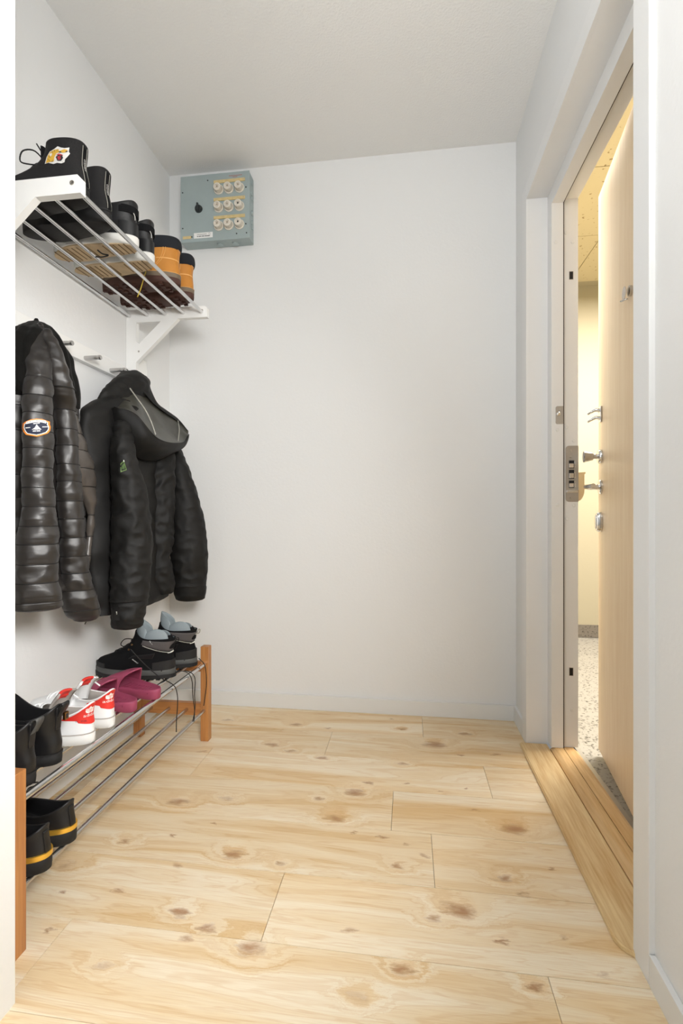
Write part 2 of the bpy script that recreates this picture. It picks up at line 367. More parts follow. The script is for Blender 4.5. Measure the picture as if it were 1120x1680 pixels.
def poly2d(pts, cuts=0):
    bm = bmesh.new(); vs = [bm.verts.new((a, b, 0)) for a, b in pts]; bm.faces.new(vs)
    bmesh.ops.triangulate(bm, faces=bm.faces)
    for _ in range(cuts): bmesh.ops.subdivide_edges(bm, edges=list(bm.edges), cuts=1, use_grid_fill=True)
    bm.verts.index_update()
    V = [(v.co.x, v.co.y) for v in bm.verts]; F = [tuple(v.index for v in f.verts) for f in bm.faces]; bm.free()
    return V, F

# ------------------------------------------------------------------ room shell
XL, XR, YB, ZC = -1.127, 0.464, 2.196, 2.507
JX, JY = -0.712, 0.8035          # end of the wall pier on the left, nearest the camera
YF = -2.65
XO = 0.633                      # corridor side of the right wall

S = dict(kind='structure')
fl = box('floor', XL - .3, XR, YF, YB + .1, -0.06, -0.0065, M['dark_gap']); tag(fl, **S)
rowy = [2.178 - 0.1983 * i for i in range(0, 25)]
joints = {0: .061, 1: -.307, 2: -.739, 3: -.047, 4: .064, 5: -.305, 6: -.735, 7: -.1, 8: .2}
def plank(x0, x1, y0, y1):
    b = .0004; V = []; g = .0005
    x0 += g; x1 -= g; y0 += g; y1 -= g
    for (i, z) in ((0, -.006), (0, -b), (b, 0)):
        V += [(x0 + i, y0 + i, z), (x1 - i, y0 + i, z), (x1 - i, y1 - i, z), (x0 + i, y1 - i, z)]
    F = [(8, 9, 10, 11)]
    for r in (0, 4):
        for k in range(4): F.append((r + k, r + (k + 1) % 4, r + 4 + (k + 1) % 4, r + 4 + k))
    mk('plank', V, F, M['floor'], fl)
rows = [(YB + .02, rowy[0])] + [(rowy[i], rowy[i + 1]) for i in range(23)]
for i, (ya, yb) in enumerate(rows):
    j = joints.get(i - 1, (i * .37) % 1.0 - .6) if i else -.5
    xs = [XL - .02, XR - .002]; q = j
    xr = XR - .002
    if ya > 1.06 and yb < 1.95: xr = XR - .002
    c = []
    while q > XL: q -= 1.003
    q += 1.003
    while q < xr: c.append(q); q += 1.003
    xs = [XL - .02] + c + [xr]
    for a, b in zip(xs, xs[1:]):
        if b - a > .01: plank(a, b, yb, ya)

def wall(name, lst, m='wall_paint'): return tag(boxes(name, lst, M[m]), kind='structure')
wall('wall_left', [(XL - .15, XL, JY - .3, YB + .15, -.05, ZC)])
wall('wall_left_pier', [(XL - .15, JX, YF, JY, -.05, ZC)])
wall('wall_back', [(XL - .15, XR + .02, YB, YB + .15, -.05, ZC)])
OY0, OY1, OZ = 1.062, 1.967, 2.113      # door opening
wall('wall_right', [(XR, XO, YF, OY0 - .012, -.05, ZC), (XR, XO, OY1 + .012, 3.9, -.05, ZC), (XR, XO, OY0 - .012, OY1 + .012, OZ + .012, ZC)])
wall('wall_front', [(XL - .15, XO, YF - .15, YF, -.05, ZC)])
wall('ceiling', [(XL - .15, XR + .05, YF - .15, YB + .15, ZC, ZC + .1)], 'ceiling_paint')

def trim(name, lst, bevel=0.0015, m='white_trim'): return tag(boxes(name, lst, M[m], bevel=bevel), kind='structure')
BH = .060
trim('baseboard_back', [(XL, XR - .0115, YB - .012, YB, 0, BH + .006)])
trim('baseboard_left', [(XL, XL + .012, JY, YB - .0125, 0, BH + .006)])
trim('baseboard_right', [(XR - .0115, XR, 2.033, YB - .0005, 0, BH + .006)])
trim('baseboard_right_near', [(XR - .0115, XR, YF, .9945, 0, BH)])
# casing round the door opening and the reveal lining
t1 = thing('trim_1', kind='structure')
CX = .453
box('casing_far', CX, XR + .001, OY1, 2.032, 0, OZ + .06, M['white_gloss'], t1, .0015)
box('casing_near', CX, XR + .001, .996, OY0, 0, OZ + .06, M['white_gloss'], t1, .0015)
box('casing_head', CX, XR + .001, OY0 + .0003, OY1 - .0003, OZ, OZ + .06, M['white_gloss'], t1, .0015)
box('reveal_lining_far', XR + .0005, .5325, OY1, OY1 + .0115, .012, OZ + .011, M['white_gloss'], t1)
box('reveal_lining_near', XR + .0005, .5325, OY0 - .0115, OY0, .012, OZ + .011, M['white_gloss'], t1)
box('reveal_lining_head', XR + .0005, .5325, OY0, OY1, OZ, OZ + .0115, M['white_gloss'], t1)
# door frame with rebate
FR = thing('trim_2', kind='structure')
FX0, FX1, FX2 = .5325, .5745, .631
FH1, FH2 = 2.057, 2.076
box('frame_post', FX0, FX1, 1.915, OY1 + .011, .02, OZ, M['white_gloss'], FR, .0012)
box('frame_post_outer', FX1 + .0025, FX2, 1.928, OY1 + .011, .02, OZ, M['white_gloss'], FR, .0012)
box('frame_post', FX0, FX1, OY0 - .011, OY0 + .008, .02, OZ, M['white_gloss'], FR, .0012)
box('frame_post_outer', FX1 + .0025, FX2, OY0 - .011, OY0 - .008, .02, OZ, M['white_gloss'], FR)
box('frame_head', FX0, FX1, OY0 + .0085, 1.9147, FH1, OZ + .011, M['white_gloss'], FR, .0012)
box('frame_head_outer', FX1 + .0025, FX2, OY0 - .0075, 1.9275, FH2, OZ + .011, M['white_gloss'], FR, .0012)
boxes('draught_seal', [(FX1 - .001, FX1 + .0035, 1.9175, OY1, .02, OZ), (FX1 - .001, FX1 + .0035, OY0 + .002, 1.93, FH1 + .003, OZ)], M['dark_gap'], FR)
for (u, v, o_) in ((911, 397, 0), (939, 397, 1), (928, 382, 1), (929, 701, 1), (941, 723, 1), (914, 828, 0), (941, 829, 1), (930, 851, 1), (914, 705, 0), (938, 1165, 1)):
    p = fy(u, v, 1.915 if not o_ else 1.928)
    x = min(max(p.x, FX0 + .008), FX1 - .008) if not o_ else min(max(p.x, FX1 + .011), FX2 - .009)
    lathe('screw_cap', [(.0001, 0), (.0062, 0), (.0066, -.0006), (.0055, -.0018), (.0001, -.0022)], M['white_trim'], FR, (x, p.y, p.z), 16, 'y')
for (u, v) in ((938, 452), (939, 1102)):
    p = fy(u, v, 1.928)
    box('peg_hole', .600, .612, 1.9265, 1.9290, p.z - .014, p.z + .014, M['black_hole'], FR)
    boxes('peg_hole_rim', [(.5985, .600, 1.9268, 1.9285, p.z - .0155, p.z + .0155), (.612, .6135, 1.9268, 1.9285, p.z - .0155, p.z + .0155), (.600, .612, 1.9268, 1.9285, p.z + .014, p.z + .0155), (.600, .612, 1.9268, 1.9285, p.z - .0155, p.z - .014)], M['steel_plate'], FR)

# strike plate in the far post (part of the frame, its pieces under it)
def rounded_plate(x0, x1, z0, z1, y0, y1, r, left_only=True):
    pts = [(x1, z0), (x1, z1)]
    for k in range(7): a = PI / 2 + k / 6 * PI / 2; pts.append((x0 + r + r * math.cos(a), z1 - r + r * math.sin(a)))
    for k in range(7): a = PI + k / 6 * PI / 2; pts.append((x0 + r + r * math.cos(a), z0 + r + r * math.sin(a)))
    n = len(pts); V = [(x, y0, z) for x, z in pts] + [(x, y1, z) for x, z in pts]
    F = [tuple(range(n)), tuple(range(n, 2 * n))] + [(i, (i + 1) % n, n + (i + 1) % n, n + i) for i in range(n)]
    return V, F
V, F = rounded_plate(.586, .6315, .940, 1.150, 1.9262, 1.9282, .012)
sp = mk('strike_plate', V, F, M['steel_plate'], FR)
for z0, z1 in ((1.065, 1.095), (1.026, 1.060), (.992, 1.020)):
    box('strike_opening', .597, .616, 1.9255, 1.9268, z0, z1, M['black_hole'], sp)
    box('strike_insert', .5985, .6145, 1.9250, 1.9262, z0 + .003, z0 + (z1 - z0) * .62, M['chrome'], sp, .0006)
    boxes('strike_comb', [(.617, .620, 1.9252, 1.9264, z0 + .004 + k * .008, z0 + .008 + k * .008) for k in range(3)], M['chrome'], sp)
box('strike_bridge', .588, .6312, 1.9238, 1.9264, .974, .984, M['chrome'], sp, .0008)
for z in (1.132, 1.108, .980, .955):
    lathe('screw', [(.0001, 0), (.0042, 0), (.0036, -.0012), (.0001, -.0014)], M['nickel'], sp, (.604, 1.9262, z), 12, 'y')
# curved lip of the strike plate bending out past the post
pts = [(FX2, 1.050)] + [(FX2 + .030, 1.052)] + [(FX2 + .030, 1.046)] + [(FX2 + .026, 1.044)] + [(FX2 + .026 * math.cos(a) , .985 + .0 - .042 * math.sin(a)) for a in [k / 8 * PI / 2 for k in range(9)]]
n = len(pts); V = [(x, 1.934 + (x - FX2) * .2, z) for x, z in pts] + [(x, 1.937 + (x - FX2) * .2, z) for x, z in pts]
mk('strike_lip', V, [tuple(range(n)), tuple(range(n, 2 * n))] + [(i, (i + 1) % n, n + (i + 1) % n, n + i) for i in range(n)], mat('lip_beige', 'd8c39a', .5, .2), FR)
# small latch bracket on the inner post
V, F = rounded_plate(.547, .5735, 1.231, 1.297, 1.9128, 1.9152, .006)
lb = mk('latch_bracket', V, F, M['steel_plate'], FR)
lathe('screw', [(.0001, 0), (.0068, 0), (.0068, -.005), (.004, -.0075), (.0001, -.008)], M['chrome'], lb, (.5545, 1.9130, 1.267), 16, 'y')
for z in (1.287, 1.241): lathe('screw', [(.0001, 0), (.003, 0), (.0025, -.001), (.0001, -.0012)], M['nickel'], lb, (.562, 1.9130, z), 10, 'y')

# sill, stepped, in two lengths of oak with a dark seam
sl = thing('trim_3', kind='structure')
def prism_y(prof, y0, y1):
    n = len(prof); V = [(x, y0, z) for x, z in prof] + [(x, y1, z) for x, z in prof]
    return V, [tuple(range(n)), tuple(range(n, 2 * n))] + [(i, (i + 1) % n, n + (i + 1) % n, n + i) for i in range(n)]
V, F = prism_y([(.530, 0), (.5315, .010), (.549, .0205), (.5745, .0205), (.5745, 0)], OY0 - .01, 1.928)
V = [Vector(v) for v in V]
mk('sill_board', V, F, M['oak_sill'], sl)
V, F = prism_y([(.5772, 0), (.5772, .0195), (.612, .0195), (.630, .004), (.630, 0)], OY0 - .01, 1.9275)
mk('sill_board', V, F, M['oak_sill'], sl)
box('sill_seam', .5744, .5773, OY0 - .01, 1.927, 0, .014, M['dark_gap'], sl)
boxes('sill_edge_strip', [(.630, .646, OY0, 1.975, -.002, .003)], M['steel_plate'], sl, .0008)

# loose oak threshold board with rounded near corner
pts = [(.529, 1.964), (.4285, 1.964)]
r = .055
for k in range(9):
    a = PI + k / 8 * PI / 2; pts.append((.4255 + r + r * math.cos(a), 1.045 + r + r * math.sin(a)))
pts += [(.529, 1.045)]
bm = bmesh.new(); vs = [bm.verts.new((x, y, .0008)) for x, y in pts]; f = bm.faces.new(vs)
ex = bmesh.ops.extrude_face_region(bm, geom=[f])
for v in [g for g in ex['geom'] if isinstance(g, bmesh.types.BMVert)]: v.co.z = .0115
bmesh.ops.recalc_face_normals(bm, faces=bm.faces)
top = [e for e in bm.edges if all(v.co.z > .01 for v in e.verts)]
bmesh.ops.bevel(bm, geom=top, offset=.003, segments=3, affect='EDGES')
me = bpy.data.meshes.new('threshold_board'); bm.to_mesh(me); bm.free(); me.materials.append(M['oak_board'])
o = bpy.data.objects.new('threshold_board', me); COL.objects.link(o)
tag(o, 'pale oak threshold board with rounded corner lying on the floor before the doorway', 'threshold')

# ------------------------------------------------------------------ corridor beyond the door
cf = wall('floor_corridor', [(XO - .005, 2.3, YF, 3.9, -.06, -.003)], 'terrazzo')
CE = 3.754; CC = 2.539
wall('wall_corridor_end', [(XO, 2.3, CE, CE + .15, -.05, CC + .1)], 'corridor_paint')
wall('wall_corridor_side', [(2.1, 2.3, YF, CE, -.05, CC + .1)], 'corridor_paint')
wall('wall_corridor_front', [(XO, 2.3, YF - .1, YF, -.05, CC + .1)], 'corridor_paint')
wall('wall_corridor_face', [(XO - .0005, XO + .0015, 2.05, CE, 0, CC)], 'corridor_paint')
tag(box('baseboard_corridor', XO, 2.1, CE - .012, CE, 0, .089, M['terrazzo_skirting']), kind='structure')
cc = wall('ceiling_corridor', [(XO - .16, 2.3, YF - .1, CE + .15, CC + .012, CC + .1)], 'corridor_paint')
def tile_mat():
    m = bpy.data.materials.new('fissured_tile'); m.use_nodes = True; nt = m.node_tree; p = nt.nodes['Principled BSDF']
    g = nt.nodes.new('ShaderNodeNewGeometry'); n = nt.nodes.new('ShaderNodeTexNoise'); n.inputs['Scale'].default_value = 45; n.inputs['Detail'].default_value = 3
    nt.links.new(g.outputs['Position'], n.inputs['Vector'])
    r = nt.nodes.new('ShaderNodeValToRGB'); r.color_ramp.elements[0].position = .30; r.color_ramp.elements[0].color = srgb('8a744f'); r.color_ramp.elements[1].position = .36; r.color_ramp.elements[1].color = srgb('c4b797')
    nt.links.new(n.outputs[0], r.inputs[0]); nt.links.new(r.outputs[0], p.inputs['Base Color']); p.inputs['Roughness'].default_value = .9
    return m
TM = tile_mat()
me = None
for i in range(3):
    for j in range(11):
        x0 = XO + .002 + (.10 if i else 0) + max(i - 1, 0) * .6 if False else XO + .003 + i * .5; y1 = CE - .02 - .08 - j * .6 + (.0)
        w, d = .496, .596
        if me is None:
            o = box('ceiling_tile', -w / 2, w / 2, -d / 2, d / 2, 0, .012, TM, cc, .003); me = o.data
        else:
            o = bpy.data.objects.new('ceiling_tile', me); COL.objects.link(o); o.parent = cc
        o.location = (x0 + .25, y1 - .3, CC)

# ------------------------------------------------------------------ the door leaf, ajar
HX, HY, ANG = .578, 1.057, math.radians(8.0)
DL = thing('door_1', loc=(HX, HY, 0), rot=(0, 0, -ANG), kind='structure')
DW = .872
box('door_panel', 0, .044, 0, DW, .024, 2.07, M['door_veneer'], DL, .0015)
box('door_edge_strip', .004, .040, DW + .0002, DW + .0022, .03, 2.065, mat('door_edge', 'ead9b8', .5), DL)
box('lock_faceplate', .010, .034, DW + .0022, DW + .0042, .90, 1.14, M['steel_plate'], DL, .0005)
hy = .826
def rosette(r, d, z, y=hy, m='chrome', nm='rosette'):
    return lathe(nm, [(.0001, -.0005), (r, -.0005), (r, -d * .6), (r * .86, -d), (.0001, -d)], M[m], DL, (0, y, z), 32, 'x')
# thumb turn
rosette(.026, .012, 1.103)
lathe('thumb_turn', [(.0001, -.011), (.009, -.011), (.009, -.026), (.0135, -.028), (.021, -.058), (.019, -.060), (.0001, -.061)], M['brushed_chrome'], DL, (0, hy, 1.103), 32, 'x')
# lever handle
rosette(.027, .009, .992)
V, F = tube_data(crom([(-.008, hy, .992), (-.034, hy, .992), (-.047, hy - .004, .992), (-.054, hy - .018, .992), (-.056, hy - .05, .991), (-.056, hy - .09, .990), (-.052, hy - .125, .990)], 26), lambda t: .0085 if t > .3 else .010, 14)
autosm(mk('lever_handle', V, F, M['chrome'], DL, True), 60)
# oval cylinder cover
def oval(a, b, x0, x1, n=32):
    V = []; F = []
    for (s, x) in ((.001, x0), (1, x0), (1, x0 + (x1 - x0) * .6), (.88, x0 + (x1 - x0) * .95), (.7, x1), (.001, x1)):
        for k in range(n):
            w = 2 * PI * k / n; cy, cz = math.cos(w), math.sin(w)
            V.append((x, hy + a * s * abs(cy) ** .8 * (1 if cy > 0 else -1), .866 + b * s * abs(cz) ** .8 * (1 if cz > 0 else -1)))
    for i in range(5):
        for k in range(n): F.append((i * n + k, i * n + (k + 1) % n, (i + 1) * n + (k + 1) % n, (i + 1) * n + k))
    return V, F
V, F = oval(.021, .036, -.0005, -.018)
cy = mk('lock_escutcheon', V, F, M['chrome'], DL, True); autosm(cy)
box('key_slot', -.0195, -.0175, hy - .005, hy + .005, .845, .887, M['black_hole'], cy)
V, F = oval(.012, .026, -.0175, -.021); mk('cylinder_core', V, F, M['chrome'], cy, True)
# door chain bracket: two curved horns
for z, dz in ((1.268, .012), (1.240, -.002)):
    V, F = tube_data(crom([(-.002, hy, z), (-.018, hy + .002, z + .004), (-.032, hy + .006, z - .002), (-.044, hy + .004, z - .010)], 14), lambda t: .008 * (1 - .55 * t), 12)
    mk('chain_horn', V, F, M['chrome'], DL, True)
box('chain_plate', -.006, -.0005, hy - .010, hy + .010, 1.226, 1.284, M['chrome'], DL, .002)
# spy hole with hinged cover
lathe('spy_hole', [(.0001, -.0005), (.015, -.0005), (.015, -.008), (.010, -.010), (.0001, -.010)], M['brushed_chrome'], DL, (0, .462, 1.542), 24, 'x')
lathe('spy_hole_cover', [(.0001, 0), (.019, 0), (.019, -.0022), (.0001, -.0022)], M['chrome'], DL, (-.0165, .470, 1.540), 24, 'x')
tube('spy_hole_latch', [(-.010, .462, 1.520), (-.018, .468, 1.519), (-.026, .475, 1.519)], .0022, M['chrome'], DL)
for z in (.25, 1.05, 1.85):
    lathe('door_hinge', [(.0001, 0), (.007, 0), (.007, .09), (.0001, .09)], M['steel_plate'], DL, (.050, -.004, z), 14, 'z')

# ------------------------------------------------------------------ world-space helpers for parts on placed things
def upd(): bpy.context.view_layer.update()
def mkw(name, V, F, m, parent, smooth=False):
    upd(); inv = parent.matrix_world.inverted()
    return mk(name, [inv @ Vector(v) for v in V], F, m, parent, smooth)
from mathutils.bvhtree import BVHTree
def bvh(*objs):
    upd(); V = []; F = []
    for o in objs:
        k = len(V); mw = o.matrix_world
        V += [mw @ v.co for v in o.data.vertices]; F += [tuple(i + k for i in p.vertices) for p in o.data.polygons]
    return BVHTree.FromPolygons(V, F)
CAMP = Vector((0, 0, CAMH))
def decal(name, bv, pts2, faces, fmap, m, parent, off=.0008, thick=0.0, smooth=False):
    """lays flat artwork on the surface it is sewn or printed on"""
    V = []; N = []
    for (a, b) in pts2:
        u, v = fmap(a, b); d = ray(u, v).normalized()
        hit, nor, idx, dist = bv.ray_cast(CAMP, d)
        if hit is None:
            hit, nor, idx, dist = bv.find_nearest(CAMP + d * (depthguess[0] if depthguess else 1.3)); 
        if nor.dot(d) > 0: nor = -nor
        V.append(hit + nor * off); N.append(nor)
        depthguess[:] = [(hit - CAMP).length]
    return mkw(name, V, faces, m, parent, smooth)
depthguess = []
def affine(cu, cv, sx, sy=None, shear=0.0, rot=0.0):
    sy = sx if sy is None else sy; c, s = math.cos(rot), math.sin(rot)
    return lambda a, b: (cu + (a * c - b * s) * sx, cv - (b * c + a * s) * sy - a * shear)

# ------------------------------------------------------------------ hat and shoe shelf
SHZ = 1.692; SRX = [-.806, -.882, -.958, -1.034, -1.110]
shelf = thing('shoe_shelf', 'white bracket wall shelf of five chrome rods carrying boots, high on left wall', 'shelf', (-1.0, 1.48, 1.6))
def bracket(y0, y1, zb):
    b = .0015
    pts = [(XL + .001, zb), (XL + .001, 1.716), (-.792, 1.716), (-.784, 1.708), (-.784, 1.671), (-.905, 1.671), (-1.083, 1.505), (-1.085, zb)]
    hole = [(-1.083, 1.664), (-.978, 1.664), (-1.070, 1.578), (-1.083, 1.590)]
    bm = bmesh.new()
    vo = [bm.verts.new((x, y0, z)) for x, z in pts]; vh = [bm.verts.new((x, y0, z)) for x, z in hole]
    eo = [bm.edges.new((vo[i], vo[(i + 1) % len(vo)])) for i in range(len(vo))] + [bm.edges.new((vh[i], vh[(i + 1) % len(vh)])) for i in range(len(vh))]
    bmesh.ops.triangle_fill(bm, edges=eo, use_beauty=True)
    ex = bmesh.ops.extrude_face_region(bm, geom=list(bm.faces))
    for v in [g for g in ex['geom'] if isinstance(g, bmesh.types.BMVert)]: v.co.y = y1
    bmesh.ops.recalc_face_normals(bm, faces=bm.faces)
    bmesh.ops.dissolve_limit(bm, angle_limit=.01, verts=bm.verts, edges=bm.edges)
    me = bpy.data.meshes.new('bracket'); 
    for v in bm.verts: v.co -= shelf.location
    bm.to_mesh(me); bm.free(); me.materials.append(M['white_shelf'])
    o = bpy.data.objects.new('bracket', me); COL.objects.link(o); o.parent = shelf
    lathe('screw', [(.0001, 0), (.006, 0), (.0055, -.0012), (.003, -.0014), (.0026, -.0004), (.0001, -.0004)], M['nickel'], o, Vector((-.806, y0, 1.697)) - shelf.location, 16, 'y')
    lathe('screw', [(.0001, 0), (.004, 0), (.0035, -.001), (.0001, -.0012)], M['nickel'], o, Vector((-1.072, y0, 1.548)) - shelf.location, 12, 'y')
bracket(1.082, 1.102, 1.4785); bracket(1.832, 1.852, 1.43)
upd()
for x in SRX:
    V, F = tube_data([(x, 1.098, SHZ), (x, 1.48, SHZ), (x, 1.8335, SHZ)], .0062, 16); autosm(mkw('shelf_rod', V, F, M['chrome'], shelf, True), 50)

# ------------------------------------------------------------------ coat rail with chrome pegs
rail = thing('coat_rail', 'long white coat rail with small chrome pegs on left wall below the shelf', 'coat rail', (-1.12, 1.4, 1.45))
boxes('rail_board', [(XL + .0005 + 1.12, -1.105 + 1.12, .80 - 1.4, 1.815 - 1.4, 1.420 - 1.45, 1.476 - 1.45)], M['white_shelf'], rail, .0015)
for y in (.90, 1.10, 1.265, 1.407, 1.55, 1.695):
    pg = lathe('coat_peg', [(.0001, 0), (.0075, 0), (.0075, .044), (.0068, .046), (.0068, .049), (.0078, .050), (.0078, .058), (.007, .060), (.0001, .060)], M['brushed_chrome'], rail, (.0145, y - 1.4, 1.433 - 1.45), 20, 'x')

o = boxes('wall_box', [(XL + .0005, -1.112, 1.880, 1.970, 1.36, 1.556)], M['white_shelf'], None, .003)
boxes('cover_rim', [(-1.1122, -1.109, 1.892, 1.965, 1.548, 1.5535), (-1.1122, -1.109, 1.892, 1.8965, 1.365, 1.548), (-1.1122, -1.109, 1.9605, 1.965, 1.365, 1.548)], M['white_trim'], o, .0006)
tag(o, 'narrow white wall box beside the shelf bracket, mostly behind the hooded jacket', 'box')

# ------------------------------------------------------------------ fuse box
fb = thing('fuse_box', 'blue-grey metal fuse box with nine porcelain fuses, under the ceiling', 'fuse box', (-.875, YB, 2.297))
FY = 2.130
def fb_box(name, u0, v0, u1, v1, d, m, parent, z=None):
    a = fy(u0, v0, FY); b = fy(u1, v1, FY); off = fb.location
    return box(name, min(a.x, b.x) - off.x, max(a.x, b.x) - off.x, FY - d - off.y, FY + .0005 - off.y, min(a.z, b.z) - off.z, max(a.z, b.z) - off.z, m, parent, min(.0008, d * .3))
body = box('housing', -.163, .163, FY + .001 - YB, -.0005, -.151, .151, M['fuse_grey'], fb, .002)
box('front_cover', -.1645, .1645, FY - YB, FY + .0035 - YB, -.1525, .1525, M['fuse_grey'], fb, .0012)
FS = dict(); upd()
def c2(x, y): return (280 + x / 7, 260 + y / 7)
def at_fb(x, y): return fy(*c2(x, y), FY) - fb.location
for r_, (yy) in enumerate(((360, 350, 337), (567, 557, 547), (777, 767, 757))):
    for c_, (xx) in enumerate((553, 669, 790)):
        p = at_fb(xx, yy[c_]); p.y = FY - YB
        fu = thing('fuse', loc=p); fu.parent = fb
        lathe('fuse_ring', [(.014, .001), (.0225, .001), (.0225, -.003), (.021, -.0045), (.0185, -.0045), (.0175, -.002), (.014, -.002)], M['porcelain'], fu, (0, 0, 0), 28, 'y')
        lathe('fuse_cap', [(.016, .0), (.0165, -.012), (.0172, -.016), (.0172, -.022), (.0165, -.026), (.0105, -.027), (.010, -.0245), (.0085, -.0245), (.008, -.027), (.0058, -.027), (.0055, -.023), (.0001, -.023)], M['porcelain'], fu, (0, 0, 0), 28, 'y')
        lathe('fuse_eye', [(.0001, -.0225), (.0045, -.0225), (.0038, -.0240), (.0001, -.0240)], M['ink'] if (r_ > 0 and c_ == 2) else M['porcelain_dark'], fu, (0, 0, 0), 14, 'y')
for (x0, y0, x1, y1) in ((495, 250, 852, 262), (495, 455, 852, 467), (495, 663, 852, 675)):
    a, b = at_fb(x0, (y0 + y1) / 2), at_fb(x1, (y0 + y1) / 2); z = (a.z + b.z) / 2 
    st = box('label_strip', a.x, b.x, FY - YB - .0035, FY - YB + .0004, z - .0075, z + .0065, M['label_yellow'], fb, .0006)
    lathe('screw', [(.0001, 0), (.002, 0), (.0018, -.0008), (.0001, -.0008)], M['nickel'], st, (b.x - .006, FY - YB - .0035, z), 10, 'y')
p = at_fb(322, 582)
kn = lathe('knob', [(.0001, 0), (.018, 0), (.0175, -.004), (.015, -.011), (.013, -.013), (.0001, -.013)], M['bakelite'], fb, (p.x, FY - YB, p.z), 28, 'y')
box('pointer', p.x - .0035, p.x + .0035, FY - YB - .021, FY - YB - .011, p.z - .012, p.z + .019, M['bakelite'], kn, .0015)
a, b = at_fb(267, 920), at_fb(482, 845)
lab = box('label', a.x, b.x, FY - YB - .0012, FY - YB + .0004, (a.z + b.z) / 2 - .0125, (a.z + b.z) / 2 + .0125, M['label_white'], fb)
def text_fb(s, size, cx, cz, y, m, par, sx=1.0):
    V, F = text2d(s, size); mk('lettering', [(cx + a_ * sx, y, cz + b_) for a_, b_ in V], F, m, par)
cx = (a.x + b.x) / 2; cz = (a.z + b.z) / 2
for k_ in range(26):
    x0 = cx - .030 + k_ * .0024
    if k_ in (3, 9, 15): continue
    box('print_mark', x0, x0 + (.0018 if k_ % 3 else .0012), FY - YB - .0014, FY - YB - .0011, cz - .0065, cz - .0015, M['ink'], lab)
for k_ in range(9): box('print_mark', cx - .030 + k_ * .0052, cx - .030 + k_ * .0052 + .0044, FY - YB - .0014, FY - YB - .0011, cz + .0035, cz + .0052, M['ink'], lab)
V, F = tube_data([(cx + .030 + .0042 * math.cos(t), FY - YB - .0013, cz + .005 + .0042 * math.sin(t)) for t in [k * PI / 8 for k in range(17)]], .0004, 4, False); mk('ring_mark', V, F, M['ink'], lab)
a, b = at_fb(140, 930), at_fb(236, 888); box('tag_plate', a.x, b.x, FY - YB - .0015, FY - YB + .0004, a.z, a.z + .0125, M['label_yellow'], fb)
a, b = at_fb(668, 208), at_fb(822, 190)
for k_ in range(11): box('print_mark', a.x + k_ * .0057, a.x + k_ * .0057 + .0042, FY - YB - .0006, FY - YB + .0002, a.z + .0015, a.z + .004, M['ink_red'], fb)
for k_ in range(4): box('print_mark', a.x + .018 + k_ * .0057, a.x + .022 + k_ * .0057, FY - YB - .0006, FY - YB + .0002, a.z - .0045, a.z - .002, M['ink_red'], fb)
for (x, y) in ((137, 395), (138, 806), (424, 253), (863, 328), (862, 750), (756, 862), (870, 853), (243, 902)):
    p = at_fb(x, y); lathe('screw', [(.0001, 0), (.0032, 0), (.0028, -.0016), (.0001, -.0018)], M['bakelite'], fb, (p.x, FY - YB, p.z), 12, 'y')
for x in (.012, .085): lathe('cable_gland', [(.0001, -.151), (.0145, -.151), (.0145, -.156), (.011, -.158), (.0001, -.158)], M['fuse_grey'], fb, (x, -.026, 0), 24, 'z')
for z in (.118, .07, .045, -.02, -.065, -.085): lathe('cable_gland', [(.0001, .163), (.010, .163), (.010, .167), (.0075, .168), (.0001, .168)], M['fuse_grey'], fb, (0, -.030, z), 20, 'x')

# ------------------------------------------------------------------ shoe rack
rack = thing('shoe_rack', 'low shoe rack with orange-brown wooden legs and two tiers of chrome rods', 'shoe rack', (-.93, 1.38, 0))
def rb(name, x0, x1, y0, y1, z0, z1, m='rack_wood'): return box(name, x0 + .93, x1 + .93, y0 - 1.38, y1 - 1.38, z0, z1, M[m], rack, .0018)
for (x0, x1) in ((-.809, -.777), (-1.092, -1.060)):
    for (y0, y1) in ((.874, .906), (1.827, 1.859)): rb('leg', x0, x1, y0, y1, 0, .372)
for (y0, y1) in ((.879, .901), (1.832, 1.854)):
    rb('cross_rail', -1.0595, -.8095, y0, y1, .098, .146, 'rack_wood_rail'); rb('cross_rail', -1.0595, -.8095, y0, y1, .272, .311, 'rack_wood_rail')
upd()
RZ1, RZ2 = .3045, .120
for x, z, r in ((-.792, RZ1, .0078), (-.85, RZ1, .006), (-.908, RZ1, .006), (-.966, RZ1, .006), (-1.024, RZ1, .006), (-1.076, RZ1, .006),
                (-.795, RZ2, .0065), (-.868, RZ2, .0065), (-.942, RZ2, .0065), (-1.017, RZ2, .0065)):
    V, F = tube_data([(x, .900, z), (x, 1.38, z), (x, 1.833, z)], r, 16); autosm(mkw('rack_rod', V, F, M['brushed_chrome'] if z < .2 else M['chrome'], rack, True), 50)

# ------------------------------------------------------------------ shoes
def footw(x, L, wh, wb):
    """half width of a foot outline along its length, heel at 0"""
    t = max(0, min(1, x / L))
    return lerp_tab([(0, wh), (.15, wh), (.40, wh * .97), (.55, (wh + wb) / 2), (.70, wb), (.82, wb * .97), (1, wb * .8)], t)
def ring(xb, xf, z, f, L, wh, wb, side, n=56, p=2.35, dz=None, bl=.0, wa=None, inset=0.0):
    V = []; xc, hx = (xb + xf) / 2, (xf - xb) / 2 - inset
    for k in range(n):
        a = 2 * PI * k / n; ca, sa = math.cos(a), math.sin(a)
        x = xc + hx * math.copysign(abs(ca) ** (2 / p), ca)
        w = footw(x, L, wh, wb) * f - inset
        if wa is not None: w = w * (1 - bl) + (wa - inset) * bl
        y = w * math.copysign(abs(sa) ** (2 / p), sa) + side * .010 * math.sin(PI * max(0, min(1, x / L))) 
        zz = z + (dz(ca, sa) if dz else 0)
        V.append(Vector((x, y, zz)))
    return V
